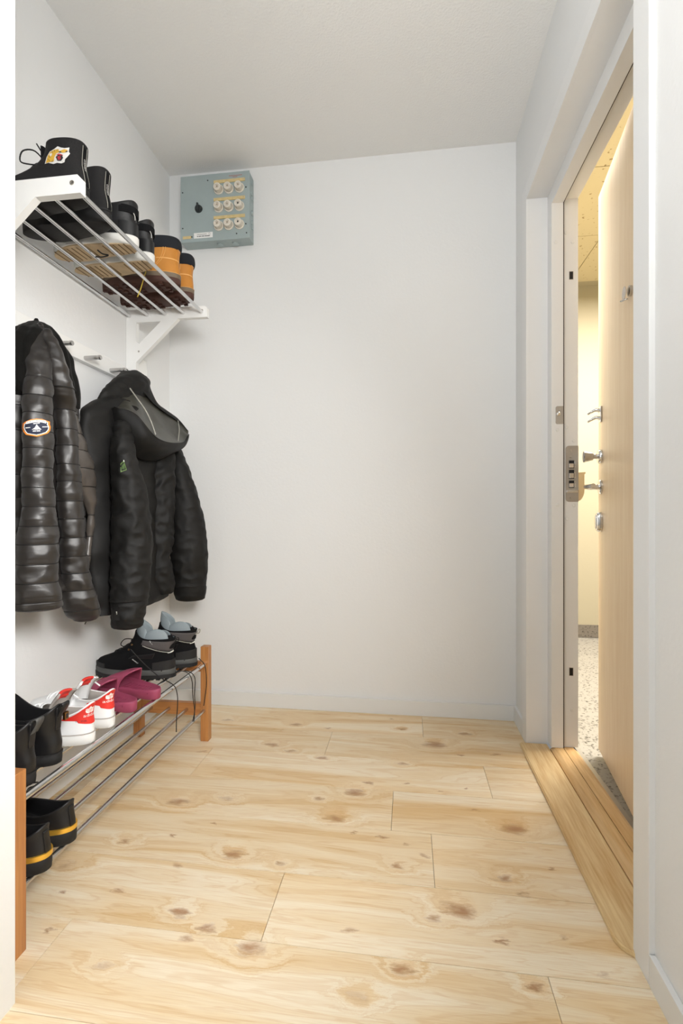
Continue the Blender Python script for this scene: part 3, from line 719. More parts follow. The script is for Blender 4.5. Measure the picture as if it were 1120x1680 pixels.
def skin_rings(rs, close_bottom=False, close_top=False):
    n = len(rs[0]); V = [p for r in rs for p in r]; F = []
    for i in range(len(rs) - 1):
        for k in range(n): F.append((i * n + k, i * n + (k + 1) % n, (i + 1) * n + (k + 1) % n, (i + 1) * n + k))
    if close_bottom: F.append(tuple(range(n)))
    if close_top: F.append(tuple((len(rs) - 1) * n + k for k in range(n)))
    return V, F
def make_shoe(name, label, group, loc, rotz, side, L, wh, wb, levels, heel=0.0, dip=0.0, front=0.0, wa=.034,
              sole_h=.03, sole=.003, m_up='black_leather', m_sole='black_rubber', m_lin='black_textile', n_up=22, mid=None, m_mid=None, heel_block=0, scale=1, cat='shoe', tilt=(0, 0)):
    """levels: (height, x of back, x of front, width factor, ankle blend)"""
    r = thing(name, label, cat, loc, (tilt[0], tilt[1], rotz), group)
    K = len(levels) - 1
    lv = crom([Vector(l) for l in levels], n_up) if True else levels
    zt = levels[-1][0]; z0 = levels[0][0]
    rings = []
    def dzf(w): return lambda ca, sa: w * (heel * max(0, -ca) ** 2 - dip * abs(sa) ** 1.5 + front * max(0, ca) ** 2)
    for l in lv:
        w = ((l[0] - z0) / (zt - z0)) ** 2
        rings.append(ring(l[1], l[2], l[0], l[3], L, wh, wb, side, dz=dzf(w), bl=l[4], wa=wa))
    l = lv[-1]
    for (ins, up) in ((.0012, .0016), (.0032, .002), (.0052, .0006)):
        rings.append(ring(l[1], l[2], l[0] + up, l[3], L, wh, wb, side, dz=dzf(1), bl=l[4], wa=wa, inset=ins))
    V, F = skin_rings(rings, close_bottom=True)
    up = mk('upper', V, F, M[m_up], r, True)
    ins_r = [ring(l[1], l[2], l[0] + .0006, l[3], L, wh, wb, side, dz=dzf(1), bl=l[4], wa=wa, inset=.0051)]
    m_ = len(lv)
    for i in range(m_ - 1, 2, -2):
        q = lv[i]; w = ((q[0] - z0) / (zt - z0)) ** 2; e_ = .0056 + .0012 * min(1, (m_ - 1 - i) / 4)
        ins_r.append(ring(q[1], q[2], q[0] - .0006, q[3], L, wh, wb, side, dz=dzf(w), bl=q[4], wa=wa, inset=e_))
    V, F = skin_rings(ins_r, close_top=True); ln = mk('lining', V, F, M[m_lin], r, True)
    sr = []
    for (z, o_) in ((0, -.0045), (.002, -.001), (sole_h * .5, .0), (sole_h - .002, .0), (sole_h, -.0015)):
        sr.append(ring(-sole - o_, L + sole + o_, z, 1, L, wh + sole + o_, wb + sole + o_, side, p=2.3))
    V, F = skin_rings(sr, True, True); so = mk('sole', V, F, M[m_sole], r, True); autosm(so, 55)
    r['_L'] = L
    return r, up, ln, so
def on_shoe(r, pts): upd(); return [r.matrix_world @ Vector(p) for p in pts]
def lace_rows(r, up, spots, m, rad=.0019, w=.018):
    b = bvh(up)
    for i, x in enumerate(spots):
        pts = []
        for k in range(9):
            t = -1 + k / 4
            q = r.matrix_world @ Vector((x + .004 * t * (1 if i % 2 else -1), t * w, .4)); d = (r.matrix_world.to_3x3() @ Vector((0, 0, -1))).normalized()
            h = b.ray_cast(q, d)[0]
            if h is None: continue
            pts.append(h - d * (.001 + .002 * (1 - t * t)))
        if len(pts) > 3:
            V, F = tube_data(pts, rad, 6); mkw('lace', V, F, M[m], r, True)
def heel_strip(r, up, w, z0, z1, m, off=.0014, name='heel_strip', nz=14, flare=0.0):
    """a leather strip sewn up the back of the heel"""
    b = bvh(up); V = []; F = []; nx = 8
    R = r.matrix_world; d = (R.to_3x3() @ Vector((1, 0, 0))).normalized()
    for i in range(nz + 1):
        z = z0 + (z1 - z0) * i / nz; ww = w * (1 + flare * i / nz)
        for k in range(nx + 1):
            y = -ww + 2 * ww * k / nx
            h = b.ray_cast(R @ Vector((-.1, y, z)), d)[0]
            if h is None: h = R @ Vector((.0, y, z))
            V.append(h - d * off)
    for i in range(nz):
        for k in range(nx): F.append((i * (nx + 1) + k, i * (nx + 1) + k + 1, (i + 1) * (nx + 1) + k + 1, (i + 1) * (nx + 1) + k))
    n = len(V); V = V + [v + d * (off + .0015) for v in V]
    F2 = [tuple(i + n for i in f) for f in F]
    def idx(i, k): return i * (nx + 1) + k
    loop = [idx(0, k) for k in range(nx + 1)] + [idx(i, nx) for i in range(1, nz + 1)] + [idx(nz, k) for k in range(nx - 1, -1, -1)] + [idx(i, 0) for i in range(nz - 1, 0, -1)]
    F3 = [(loop[i], loop[(i + 1) % len(loop)], loop[(i + 1) % len(loop)] + n, loop[i] + n) for i in range(len(loop))]
    return mkw(name, V, F + F2 + F3, M[m], r, True)
def band(r, name, L, wh, wb, side, z0, z1, a0, a1, off, m, xb=0, xf=None, f=1.0, zf=None, p=2.35, n=40):
    """a strip wrapped round the shoe from angle a0 to a1 (pi is the back of the heel)"""
    xf = L if xf is None else xf; V = []; F = []
    for i in range(n + 1):
        a = a0 + (a1 - a0) * i / n; ca, sa = math.cos(a), math.sin(a)
        for (o_, z) in ((off, z0), (off, z1), (-.001, z1), (-.001, z0)):
            zz = z + (zf(a) if zf else 0)
            xc, hx = (xb + xf) / 2, (xf - xb) / 2 + o_
            x = xc + hx * math.copysign(abs(ca) ** (2 / p), ca)
            y = (footw(x, L, wh, wb) * f + o_) * math.copysign(abs(sa) ** (2 / p), sa) + side * .010 * math.sin(PI * max(0, min(1, x / L)))
            V.append((x, y, zz))
    for i in range(n):
        for k in range(4): F.append((i * 4 + k, i * 4 + (k + 1) % 4, (i + 1) * 4 + (k + 1) % 4, (i + 1) * 4 + k))
    F.append((0, 1, 2, 3)); F.append(tuple(n * 4 + k for k in range(4)))
    o = mk(name, V, F, M[m], r, True); autosm(o, 50); return o
def lugs(r, L, wh, wb, side, m, h=.006, rows=9, name='tread', heel_gap=True, cols=(-.72, -.24, .24, .72), sz=.011, skew=.004):
    lst = []
    for i in range(rows):
        x = L * (.05 + .9 * i / (rows - 1))
        if heel_gap and .32 < x / L < .48: continue
        for c in cols:
            y = footw(x, L, wh, wb) * c + side * .010 * math.sin(PI * x / L); xx = x + skew * (1 if c > 0 else -1)
            if (x / L > .9 or x / L < .08) and abs(c) > .6: continue
            lst.append((xx - sz * .62, xx + sz * .62, y - sz * .42, y + sz * .42, -h, .002))
    o = boxes(name, lst, M[m], r); o['kind'] = 'stuff'; return o

SZ = SHZ + .0064
# --- two black ankle boots with tiger patches, near end of the shelf
BOOT = [(.020, 0, .275, 1, 0), (.034, -.001, .274, 1.0, 0), (.048, -.002, .262, .97, 0), (.062, 0, .235, .93, .1), (.076, .004, .180, .9, .35), (.092, .008, .136, .92, .7), (.112, .008, .112, .95, 1), (.132, .006, .104, .95, 1), (.148, .005, .102, .95, 1)]
blk = []
for i, (y, rz, lb) in enumerate(((1.160, PI - .06, 'black ankle boot with a snarling tiger patch, nearest on the shelf'),
                                 (1.256, PI - .07, 'black ankle boot without visible patch, second from the near shelf bracket'))):
    r, up, ln, so = make_shoe('ankle_boot', lb, 'black ankle boots on the shelf', (-.822, y, SZ), rz, -1 if i else 1, .275, .036, .045, BOOT, heel=.004, dip=.003, front=-.004, wa=.036,
                              sole_h=.036, sole=.003, m_up='black_canvas', m_sole='black_rubber', cat='boot')
    band(r, 'foxing_band', .275, .036, .045, -1 if i else 1, .034, .038, 0, 2 * PI, .0042, 'black_rubber')
    heel_strip(r, up, .006, .040, .146, 'black_textile', name='heel_tape')
    for s_ in (-1, 1):
        b = bvh(up); R = r.matrix_world; d = (R.to_3x3() @ Vector((1, 0, 0))).normalized()
        pts = [b.ray_cast(R @ Vector((-.1, s_ * .0075, z)), d)[0] for z in [.042 + k * .0128 for k in range(9)]]
        pts = [q - d * .001 for q in pts if q]
        V, F = tube_data(pts, .0008, 6); mkw('piping', V, F, M['pull_tab_grey'], r, True)
    lace_rows(r, up, [.135, .15, .165, .18, .195], 'black_cord', .0022, .016)
    for (pp) in ([(.128, 0, .128), (.15, .01, .15), (.175, .02, .145), (.18, .022, .118), (.16, .015, .112), (.14, .0, .118)], [(.135, 0, .12), (.165, -.01, .13), (.195, -.015, .112), (.205, -.012, .085), (.185, -.005, .080), (.15, 0, .10)], [(.125, .0, .135), (.14, .012, .165)]):
        V, F = tube_data(crom(pp, 24), .0018, 6); mk('lace', V, F, M['black_cord'], r, True)
    mk('tongue', *skin_rings([[Vector((.118 + k_ * .002 + .006 * math.sin(t), .020 * math.cos(t) * (1 if j else 1), .10 + .052 * k_)) for t in [q * PI / 8 for q in range(17)]] for j, k_ in ((0, 0), (1, .5), (2, 1))]), M['black_textile'], r, True)
    blk.append((r, up))
# heel tape lettering and the tiger patch
for i, (r, up) in enumerate(blk):
    b = bvh(up, *[c for c in r.children if c.name.startswith('heel_tape')])
    V, F = text2d('KENZO', .009)
    R = r.matrix_world; d = (R.to_3x3() @ Vector((1, 0, 0))).normalized(); W = []
    for (a, c) in V:
        h = b.ray_cast(R @ Vector((-.1, -c * 1.0, .098 + a)), d)[0]; W.append((h if h else R @ Vector((0, -c, .098 + a))) - d * .0006)
    mkw('lettering', W, F, M['tiger_white'], r)
r, up = blk[0]; b = bvh(up)
fm = affine(94, 255.5, 1.0, 1.0)
head = [(-20, -14), (-17, -3), (-12, 6), (-4, 11), (1, 15), (6, 13), (12, 12), (20, 13), (19, 6), (21, 3), (17, -2), (13, -6), (12, -11), (7, -13), (0, -12), (-6, -14), (-14, -12)]
V, F = poly2d(head, 2); tp = decal('tiger_patch', b, V, F, fm, M['tiger_white'], r, .0012)
for nm, pl, mm in (('patch_area', [(-18, -13), (-15, -2), (-11, 5), (-4, 9), (3, 10), (4, 5), (-1, 3), (-4, -3), (-5, -10), (-12, -11)], 'tiger_yellow'), ('patch_area', [(4, 7), (12, 10), (17, 9), (16, 5), (9, 4)], 'tiger_yellow'),
                   ('patch_area', [(-2, -3), (1, -9), (7, -9), (10, -4), (8, 1), (2, 1)], 'ink'), ('patch_area', [(0, -4), (3, -8), (6, -6), (6, -2), (2, -1)], 'tiger_red'), ('patch_area', [(-1, 1), (3, 3), (9, 1), (10, -1), (4, 0)], 'tiger_red'),
                   ('patch_area', [(2, 6), (6, 6.5), (8, 4.5), (4, 4.2)], 'ink'), ('patch_area', [(13, 6.5), (17, 7.5), (17, 5.5), (14, 5)], 'ink'), ('patch_area', [(-12, 2), (-8, 4), (-8, -1), (-11, -3)], 'tiger_white')):
    V, F = poly2d(pl, 2); decal(nm, b, V, F, fm, M[mm], tp, .0020)
for (x0, y0, x1, y1) in ((-15, -6, -12, -9), (-14, -1, -11, -4), (-9, 7, -7, 4), (-4, 9, -4, 6), (1, 10, 0, 7), (12, -9, 8, -11), (-6, -7, -8, -11)):
    w = .7; V, F = poly2d([(x0, y0 + w), (x1 + w, y1), (x1 - .2, y1 - .2)], 0); decal('patch_stripe', b, V, F, fm, M['ink'], tp, .0023)

# --- two black mid sneakers with pale soles
SNK = [(.020, 0, .275, 1, 0), (.034, 0, .272, .99, 0), (.048, 0, .250, .95, 0), (.062, .003, .212, .92, .1), (.078, .005, .170, .9, .45), (.098, .003, .142, .95, .9), (.120, .002, .126, .95, 1)]
for i, (y, rz, lb) in enumerate(((1.380, PI - .07, 'black padded sneaker with pale sole, on shelf beside the tiger patch boots'),
                                 (1.474, PI - .06, 'black padded sneaker with pale sole, on shelf beside the tan boots'))):
    sd = -1 if i else 1
    r, up, ln, so = make_shoe('sneaker', lb, 'black sneakers on the shelf', (-.814, y, SZ + .003), rz, sd, .282, .037, .046, SNK, heel=.016, dip=.004, front=.030, wa=.038,
                              sole_h=.030, sole=.004, m_up='black_leather_matte', m_sole='pale_midsole', m_lin='black_textile')
    rr = [ring(-.0005, .2825, z, 1, .282, .0375, .0465, sd, p=2.3) for z in (-.0025, .004)]
    V, F = skin_rings(rr, True, True); os_ = mk('outsole', V, F, M['beige_outsole'], r, True); autosm(os_)
    g = []
    for k_ in range(15):
        x = .022 + k_ * .0168
        if .105 < x < .128: continue
        w = footw(x, .282, .037, .046) * .74; g.append((x, x + .0035, -w + sd * .010 * math.sin(PI * x / .282), w + sd * .010 * math.sin(PI * x / .282), -.0032, -.0012))
    o = boxes('outsole_grooves', g, M['outsole_groove'], r); o['kind'] = 'stuff'
    band(r, 'collar_pad', .282, .037, .046, sd, .094, .116, PI * .66, PI * 1.34, .0022, 'black_textile', xb=.001, xf=.15, f=.98)
    band(r, 'heel_counter', .282, .037, .046, sd, .030, .070, PI * .72, PI * 1.28, .0018, 'black_leather', xb=0, xf=.26)
    V, F = tube_data(crom([(-.003, .012, .075), (-.005, .016, .085), (-.003, .020, .092)], 8), .0012, 6); mk('logo_stroke', V, F, M['pale_midsole'], r, True)
    lace_rows(r, up, [.14, .155, .17, .185, .2], 'black_cord', .002, .016)
    if i == 0:
        p_ = [(.12, .02, -.004), (.11, .01, -.012), (.10, -.004, -.010), (.115, .004, -.018), (.13, .016, -.022)]
        V, F = tube_data(crom(p_, 16), .0022, 6); mk('loose_lace', V, F, M['black_cord'], r, True)

# --- two tan boots with black padded collars and lugged soles
TAN = [(.026, 0, .290, 1, 0), (.042, 0, .290, 1.0, 0), (.058, .0, .276, .97, 0), (.074, .002, .235, .94, .1), (.092, .004, .185, .95, .5), (.110, .003, .150, .97, .9), (.128, .0, .138, 1.0, 1)]
for i, (y, rz, lb) in enumerate(((1.640, PI - .02, 'tan nubuck boot with black collar, on shelf next to the black sneakers'),
                                 (1.749, PI - .02, 'tan nubuck boot with black collar, on shelf against the far bracket'))):
    sd = -1 if i else 1; LL, WH, WB = .290, .040, .048
    r, up, ln, so = make_shoe('lace_up_boot', lb, 'tan boots on the shelf', (-.806, y, SZ + .0058), rz, sd, LL, WH, WB, TAN, heel=.0, dip=.004, front=.010, wa=.042,
                              sole_h=.024, sole=.004, m_up='tan_nubuck', m_sole='brown_lug', m_lin='navy_textile', cat='boot')
    band(r, 'midsole', LL, WH, WB, sd, .022, .038, 0, 2 * PI, .0042, 'brown_midsole', n=64)
    V, F = tube_data([Vector(q) + Vector((0, 0, .0)) for q in ring(-.0042, LL + .0042, .0385, 1, LL, WH + .0042, WB + .0042, sd, p=2.35)] + [ring(-.0042, LL + .0042, .0385, 1, LL, WH + .0042, WB + .0042, sd)[0]], .0009, 6, False); mk('welt_stitch', V, F, M['tan_stitch'], r, True)
    lugs(r, LL, WH, WB, sd, 'brown_lug')
    # padded collar
    lv = [(.122, .003, .143, 1.0, 1), (.130, -.004, .145, 1.06, 1), (.142, -.006, .147, 1.08, 1), (.158, -.004, .145, 1.06, 1), (.165, .0, .141, 1.0, 1)]
    fz_ = lambda ca, sa: .018 * max(0, ca) ** 2 - .004 * abs(sa) ** 1.5
    rr = [ring(a[1], a[2], a[0], a[3], LL, WH, WB, sd, dz=fz_, bl=1, wa=.042 * a[3]) for a in crom([Vector(q) for q in lv], 12)]
    rr += [ring(.006, .136, .162, 1, LL, WH, WB, sd, dz=fz_, bl=1, wa=.037), ring(.010, .132, .130, 1, LL, WH, WB, sd, dz=fz_, bl=1, wa=.034)]
    V, F = skin_rings(rr); mk('collar', V, F, M['navy_textile'], r, True)
    R = r.matrix_world
    bb = bvh(up)
    for s_ in (-1, 1):
        for dx in (0, .007):
            pts = []
            for q in [k_ / 12 for k_ in range(13)]:
                z = .126 - .080 * q; x = .030 + dx + .055 * q ** 2.2
                h = bb.ray_cast(R @ Vector((x, s_ * .12, z)), (R.to_3x3() @ Vector((0, -s_, 0))).normalized())[0]
                if h: pts.append(h + (R.to_3x3() @ Vector((0, s_ * .0004, 0))))
            if len(pts) > 4: V, F = tube_data(pts, .0009, 5); mkw('stitch_or_crease_shade', V, F, M['tan_stitch'], r, True)
    heel_strip(r, up, .010, .040, .126, 'tan_nubuck', .0016, 'back_strip')
    band(r, 'ankle_seam', LL, WH, WB, sd, .084, .088, PI * .6, PI * 1.4, .0012, 'tan_stitch', xb=.003, xf=.2, f=.96)
    lace_rows(r, up, [.15, .168, .186, .204], 'yellow_lace', .0022, .018)
    if i == 0:
        V, F = tube_data(crom([(.095, .045, .05), (.10, .054, .02), (.105, .060, -.010), (.118, .052, -.030), (.125, .058, -.055)], 20), .0017, 6); mk('loose_lace', V, F, M['yellow_lace'], r, True)

RT = RZ1 + .0078     # top of the upper tier
# --- two black chelsea boots at the near end of the rack
CHL = [(.022, 0, .280, 1, 0), (.036, -.001, .278, 1.0, 0), (.050, -.002, .257, .96, 0), (.062, .001, .222, .93, .1), (.076, .004, .180, .92, .4), (.090, .004, .150, .95, .8), (.112, .002, .138, .96, 1), (.133, .000, .132, .96, 1)]
che = []
for i, (x, y, rz, lb) in enumerate(((-.800, .952, PI - .02, 'black leather chelsea boot, half hidden by the wall edge at the rack end'),
                                    (-.806, 1.040, PI - .06, 'black leather chelsea boot with brass tag, beside the white sneakers'))):
    sd = 1
    r, up, ln, so = make_shoe('chelsea_boot', lb, 'black chelsea boots on the rack', (x, y, RT), rz, sd, .280, .036, .044, CHL, heel=.004, dip=.024, front=.026, wa=.038,
                              sole_h=.026, sole=.002, m_up='black_leather', m_sole='black_rubber', cat='boot')
    band(r, 'welt', .280, .036, .044, sd, .024, .0275, 0, 2 * PI, .0032, 'black_rubber')
    heel_strip(r, up, .008, .080, .132, 'black_leather_matte', .002, 'heel_tab')
    # pull loop on the back
    V = []; F = []
    prof = crom([(-.003, 0, .112), (-.010, 0, .124), (-.017, 0, .136), (-.016, 0, .144), (-.008, 0, .142), (.002, 0, .131)], 16)
    for q in prof:
        for w_ in (-.011, .011): V.append(Vector((q.x, w_, q.z)))
    k_ = len(V); V += [v + Vector((.0012, 0, -.0022)) for v in V]
    for j in range(len(prof) - 1):
        a = 2 * j; F += [(a, a + 1, a + 3, a + 2), (k_ + a, k_ + a + 2, k_ + a + 3, k_ + a + 1), (a, a + 2, k_ + a + 2, k_ + a), (a + 1, k_ + a + 1, k_ + a + 3, a + 3)]
    mk('pull_loop', V, F, M['black_leather_matte'] if i else M['grey_rubber'], r, True)
    # elastic gusset on the side
    b = bvh(up); R = r.matrix_world
    for s_ in (-1, 1):
        V = []; F = []; nx, nz = 10, 10
        for a in range(nz + 1):
            z = .058 + (.108 - .058) * a / nz
            for k2 in range(nx + 1):
                hw = .010 + .020 * a / nz; xx = .068 - hw + 2 * hw * k2 / nx
                h = b.ray_cast(R @ Vector((xx, s_ * .12, z)), (R.to_3x3() @ Vector((0, -s_, 0))).normalized())[0]
                V.append((h if h else R @ Vector((xx, s_ * .035, z))) + R.to_3x3() @ Vector((0, s_ * .0012, 0)))
        for a in range(nz):
            for k2 in range(nx): F.append((a * (nx + 1) + k2, a * (nx + 1) + k2 + 1, (a + 1) * (nx + 1) + k2 + 1, (a + 1) * (nx + 1) + k2))
        mkw('elastic_gusset', V, F, M['black_textile'], r, True)
    if i: 
        tg = box('brass_tag', -.020, -.013, -.006, .006, .104, .122, M['brass'], r, .001)
        box('tag_slot', -.0205, -.0195, -.003, .003, .108, .118, M['ink'], tg)
    che.append(r)

# --- white sneakers with red heel tabs
WHT = [(.022, 0, .280, 1, 0), (.034, -.001, .280, 1, 0), (.046, -.001, .270, .97, 0), (.056, .001, .242, .94, 0), (.066, .003, .205, .90, .15), (.076, .002, .170, .86, .5), (.084, -.001, .140, .86, .9)]
wt = []
for i, (x, y, rz, lb) in enumerate(((-.797, 1.146, PI - .10, 'white sneaker with red trefoil heel tab, next to the black chelsea boots'),
                                    (-.802, 1.238, PI - .14, 'white sneaker with red trefoil heel tab, next to the rose slides'))):
    sd = -1 if i else 1; LL, WH, WB = .280, .037, .045
    r, up, ln, so = make_shoe('sneaker', lb, 'white sneakers on the rack', (x, y, RT), rz, sd, LL, WH, WB, WHT, heel=.018, dip=.010, front=.004, wa=.035,
                              sole_h=.028, sole=.0035, m_up='white_leather', m_sole='white_rubber', m_lin='grey_lining')
    band(r, 'sole_groove', LL, WH, WB, sd, .0268, .0285, 0, 2 * PI, .0042, 'grey_lining', n=60)
    b = bvh(up); R = r.matrix_world
    # red heel tab, wide at the back and running forward in a tail
    V = []; F = []; n1, n2 = 36, 8
    n_ = len(up.data.vertices) // 56
    UV = [R @ v.co for v in up.data.vertices]
    def upt(a, f):     # point on the upper by angle and ring position
        a = (a % (2 * PI)) / (2 * PI) * 56; k0 = int(a) % 56; k1 = (k0 + 1) % 56; fa = a - int(a)
        g_ = f * 21; g0 = min(int(g_), 20); fg = g_ - g0
        q = (UV[g0 * 56 + k0] * (1 - fa) + UV[g0 * 56 + k1] * fa) * (1 - fg) + (UV[(g0 + 1) * 56 + k0] * (1 - fa) + UV[(g0 + 1) * 56 + k1] * fa) * fg
        return q
    cen = R @ Vector((.07, 0, .06))
    for k_ in range(n1 + 1):
        s_ = -1 + 2 * k_ / n1; a = PI + s_ * 1.25
        lo = .50 if abs(s_) < .34 else .50 + (abs(s_) - .34) * .34; hi = .985 - max(0, abs(s_) - .5) * .40
        if abs(s_) < .55: lo = .50 - .14 * math.cos(abs(s_) / .55 * PI / 2)
        for j in range(n2 + 1):
            q = upt(a, lo + (hi - lo) * j / n2); dq = (q - cen); dq.z *= .2; V.append(q + dq.normalized() * .0016)
    for k_ in range(n1):
        for j in range(n2): F.append((k_ * (n2 + 1) + j, k_ * (n2 + 1) + j + 1, (k_ + 1) * (n2 + 1) + j + 1, (k_ + 1) * (n2 + 1) + j))
    ht = mkw('heel_tab', V, F, M['red_leather'], r, True)
    wt.append((r, up, ht))
    # tongue with its red label, standing up and leaning
    tz = [Vector((.120, 0, .060)), Vector((.112, 0, .085)), Vector((.098, 0, .108)), Vector((.082, 0, .124))]
    V = []; F = []
    tt = crom(tz, 10)
    for q in tt:
        for k_ in range(9):
            s_ = -1 + k_ / 4; V.append(Vector((q.x - .010 * s_ * s_, .031 * s_, q.z - .006 * s_ * s_)))
    n0 = len(V); V += [v + Vector((.005, 0, .003)) for v in V]
    for j in range(9):
        for k_ in range(8):
            a = j * 9 + k_; F += [(a, a + 1, a + 10, a + 9), (n0 + a, n0 + a + 9, n0 + a + 10, n0 + a + 1)]
    for j in range(9): F += [(j * 9, (j + 1) * 9, n0 + (j + 1) * 9, n0 + j * 9), (j * 9 + 8, n0 + j * 9 + 8, n0 + (j + 1) * 9 + 8, (j + 1) * 9 + 8)]
    for k_ in range(8): F += [(81 + k_, 82 + k_, n0 + 82 + k_, n0 + 81 + k_)]
    tg = mk('tongue', V, F, M['grey_lining'] if i == 0 else M['white_leather'], r, True)
    V = []; F = []
    for j, q in enumerate(tt[5:]):
        for k_ in range(7):
            s_ = (-1 + k_ / 3) * .62; V.append(Vector((q.x - .010 * s_ * s_ - .0012, .031 * s_, q.z - .006 * s_ * s_ + .0005)))
    m_ = len(tt[5:])
    q = tt[-1]
    for dx, dz_ in ((.0025, .003), (.0065, .0035), (.009, 0), (.012, -.016)):
        for k_ in range(7): s_ = (-1 + k_ / 3) * .62; V.append(Vector((q.x - .010 * s_ * s_ + dx, .031 * s_, q.z - .006 * s_ * s_ + dz_)))
    for j in range(m_ + 3):
        for k_ in range(6): a = j * 7 + k_; F.append((a, a + 1, a + 8, a + 7))
    mk('tongue_label', V, F, M['red_leather'], tg, True)
    # eyestay and laces
    lace_rows(r, up, [.150, .165, .180, .195, .210], 'white_leather', .0025, .018)
    for pp in ([(.135, .02, .082), (.12, .05, .095), (.10, .06, .075), (.11, .045, .06)], [(.135, -.02, .082), (.115, -.045, .10), (.09, -.055, .085)]):
        V, F = tube_data(crom(pp, 18), .0022, 6); mk('lace', V, F, M['white_leather'], r, True)
# trefoil and word mark on each heel tab, laid on from behind the heel
def back_decal(name, bv, r, pts2, faces, cy, cz, sc, rot, m, parent, off):
    R = r.matrix_world; d = (R.to_3x3() @ Vector((1, 0, 0))).normalized(); W = []
    c_, s_ = math.cos(rot), math.sin(rot)
    for a, b_ in pts2:
        y = cy - (a * c_ - b_ * s_) * sc; z = cz + (a * s_ + b_ * c_) * sc
        h = bv.ray_cast(R @ Vector((-.1, y, z)), d)[0]; W.append((h if h else R @ Vector((0, y, z))) - d * off)
    return mkw(name, W, faces, m, parent)
for (r, up, ht) in wt:
    b = bvh(ht, up); cy, cz = .006, .0800
    for ang in (-.80, 0, .80):
        pts = [(8.6 * k_ / 12, 2.9 * math.sin(PI * (k_ / 12) ** .8) + .4 * (1 - k_ / 12)) for k_ in range(13)]
        pl = [(x, w) for x, w in pts] + [(x, -w) for x, w in pts[::-1][1:]]
        pl = [(math.sin(ang) * x + math.cos(ang) * w, math.cos(ang) * x - math.sin(ang) * w) for x, w in pl]
        V, F = poly2d(pl, 0); back_decal('trefoil_leaf', b, r, V, F, cy, cz, .0018, 0, M['patch_white'], ht, .0012)
    for yy in (.8, 2.4, 4.0):
        V, F = poly2d([(-7.5, yy), (7.5, yy), (7.5, yy + .6), (-7.5, yy + .6)], 1); back_decal('trefoil_stripe', b, r, V, F, cy, cz, .0018, 0, M['red_leather'], ht, .0019)
    V, F = text2d('adidas', 7.2); back_decal('lettering', b, r, V, F, cy, cz - .0066, .00150, 0, M['patch_white'], ht, .0012)
r, up, ht = wt[0]; b = bvh(up, ht)
V, F = text2d('ST    STAR', 4.2); decal('lettering', b, V, F, affine(133, 1183.5, 1, .8, 0, .12), M['patch_navy'], r, .0009)

# --- rose slides
def slide(x, y, rz, side, lb):
    L, wh, wb = .265, .038, .047
    r = thing('slide_sandal', lb, 'sandal', (x, y, RT), (0, 0, rz), 'rose slides on the rack')
    rr = []
    for (z, o_, p_) in ((0, -.004, 2.2), (.003, 0, 2.2), (.020, .001, 2.2), (.026, 0, 2.2), (.0275, -.003, 2.2), (.0235, -.007, 2.2), (.020, -.018, 2.2), (.0195, -.030, 2.2)):
        rr.append(ring(-o_, L + o_, z, 1, L, wh + o_, wb + o_, side, p=p_, n=64, dz=(lambda ca, sa, q=z: .006 * max(0, -ca) ** 2 if q > .01 else 0)))
    V, F = skin_rings(rr, True, True); o = mk('footbed', V, F, M['rose_foam'], r, True)
    g = []
    for k_ in range(13):
        xx = .022 + k_ * .0105; w = footw(xx, L, wh, wb) * .62
        g.append((xx, xx + .0045, -w, w, .0185, .0232))
    boxes('ridges', g, M['rose_foam_dark'], r, .001)['kind'] = 'stuff'
    V = []; F = []; n1, n2 = 28, 18
    for lay in (0, 1):
        for j in range(n2 + 1):
            t = j / n2
            for k_ in range(n1 + 1):
                a = PI * k_ / n1; s_ = math.cos(a)
                x0 = .112 + .030 * (abs(s_) ** 2.2) * 1 - .012 * (1 - abs(s_)); x1 = .205 - .012 * (1 - abs(s_)) + .012 * abs(s_) ** 2
                xx = x0 + (x1 - x0) * t; w = footw(xx, L, wh, wb) + .0045 - lay * .0048
                hgt = (.068 - .026 * t) - lay * .0048
                V.append(Vector((xx, w * math.copysign(abs(s_) ** .75, s_) + side * .010 * math.sin(PI * xx / L), .012 + hgt * math.sin(a) ** .8 + .004 * math.sin(PI * t) * math.sin(a))))
    NN = (n1 + 1) * (n2 + 1)
    for j in range(n2):
        for k_ in range(n1):
            a = j * (n1 + 1) + k_; F += [(a, a + 1, a + n1 + 2, a + n1 + 1), (NN + a, NN + a + n1 + 1, NN + a + n1 + 2, NN + a + 1)]
    for k_ in range(n1):
        a = k_; F.append((a, NN + a, NN + a + 1, a + 1)); a = n2 * (n1 + 1) + k_; F.append((a, a + 1, NN + a + 1, NN + a))
    mk('strap', V, F, M['rose_foam'], r, True)
slide(-.795, 1.338, PI - .30, -1, 'rose pink slide sandal directly beside the white sneakers')
slide(-.775, 1.440, PI - .32, -1, 'rose pink slide sandal with its strap arched, nearer the hiking boots')

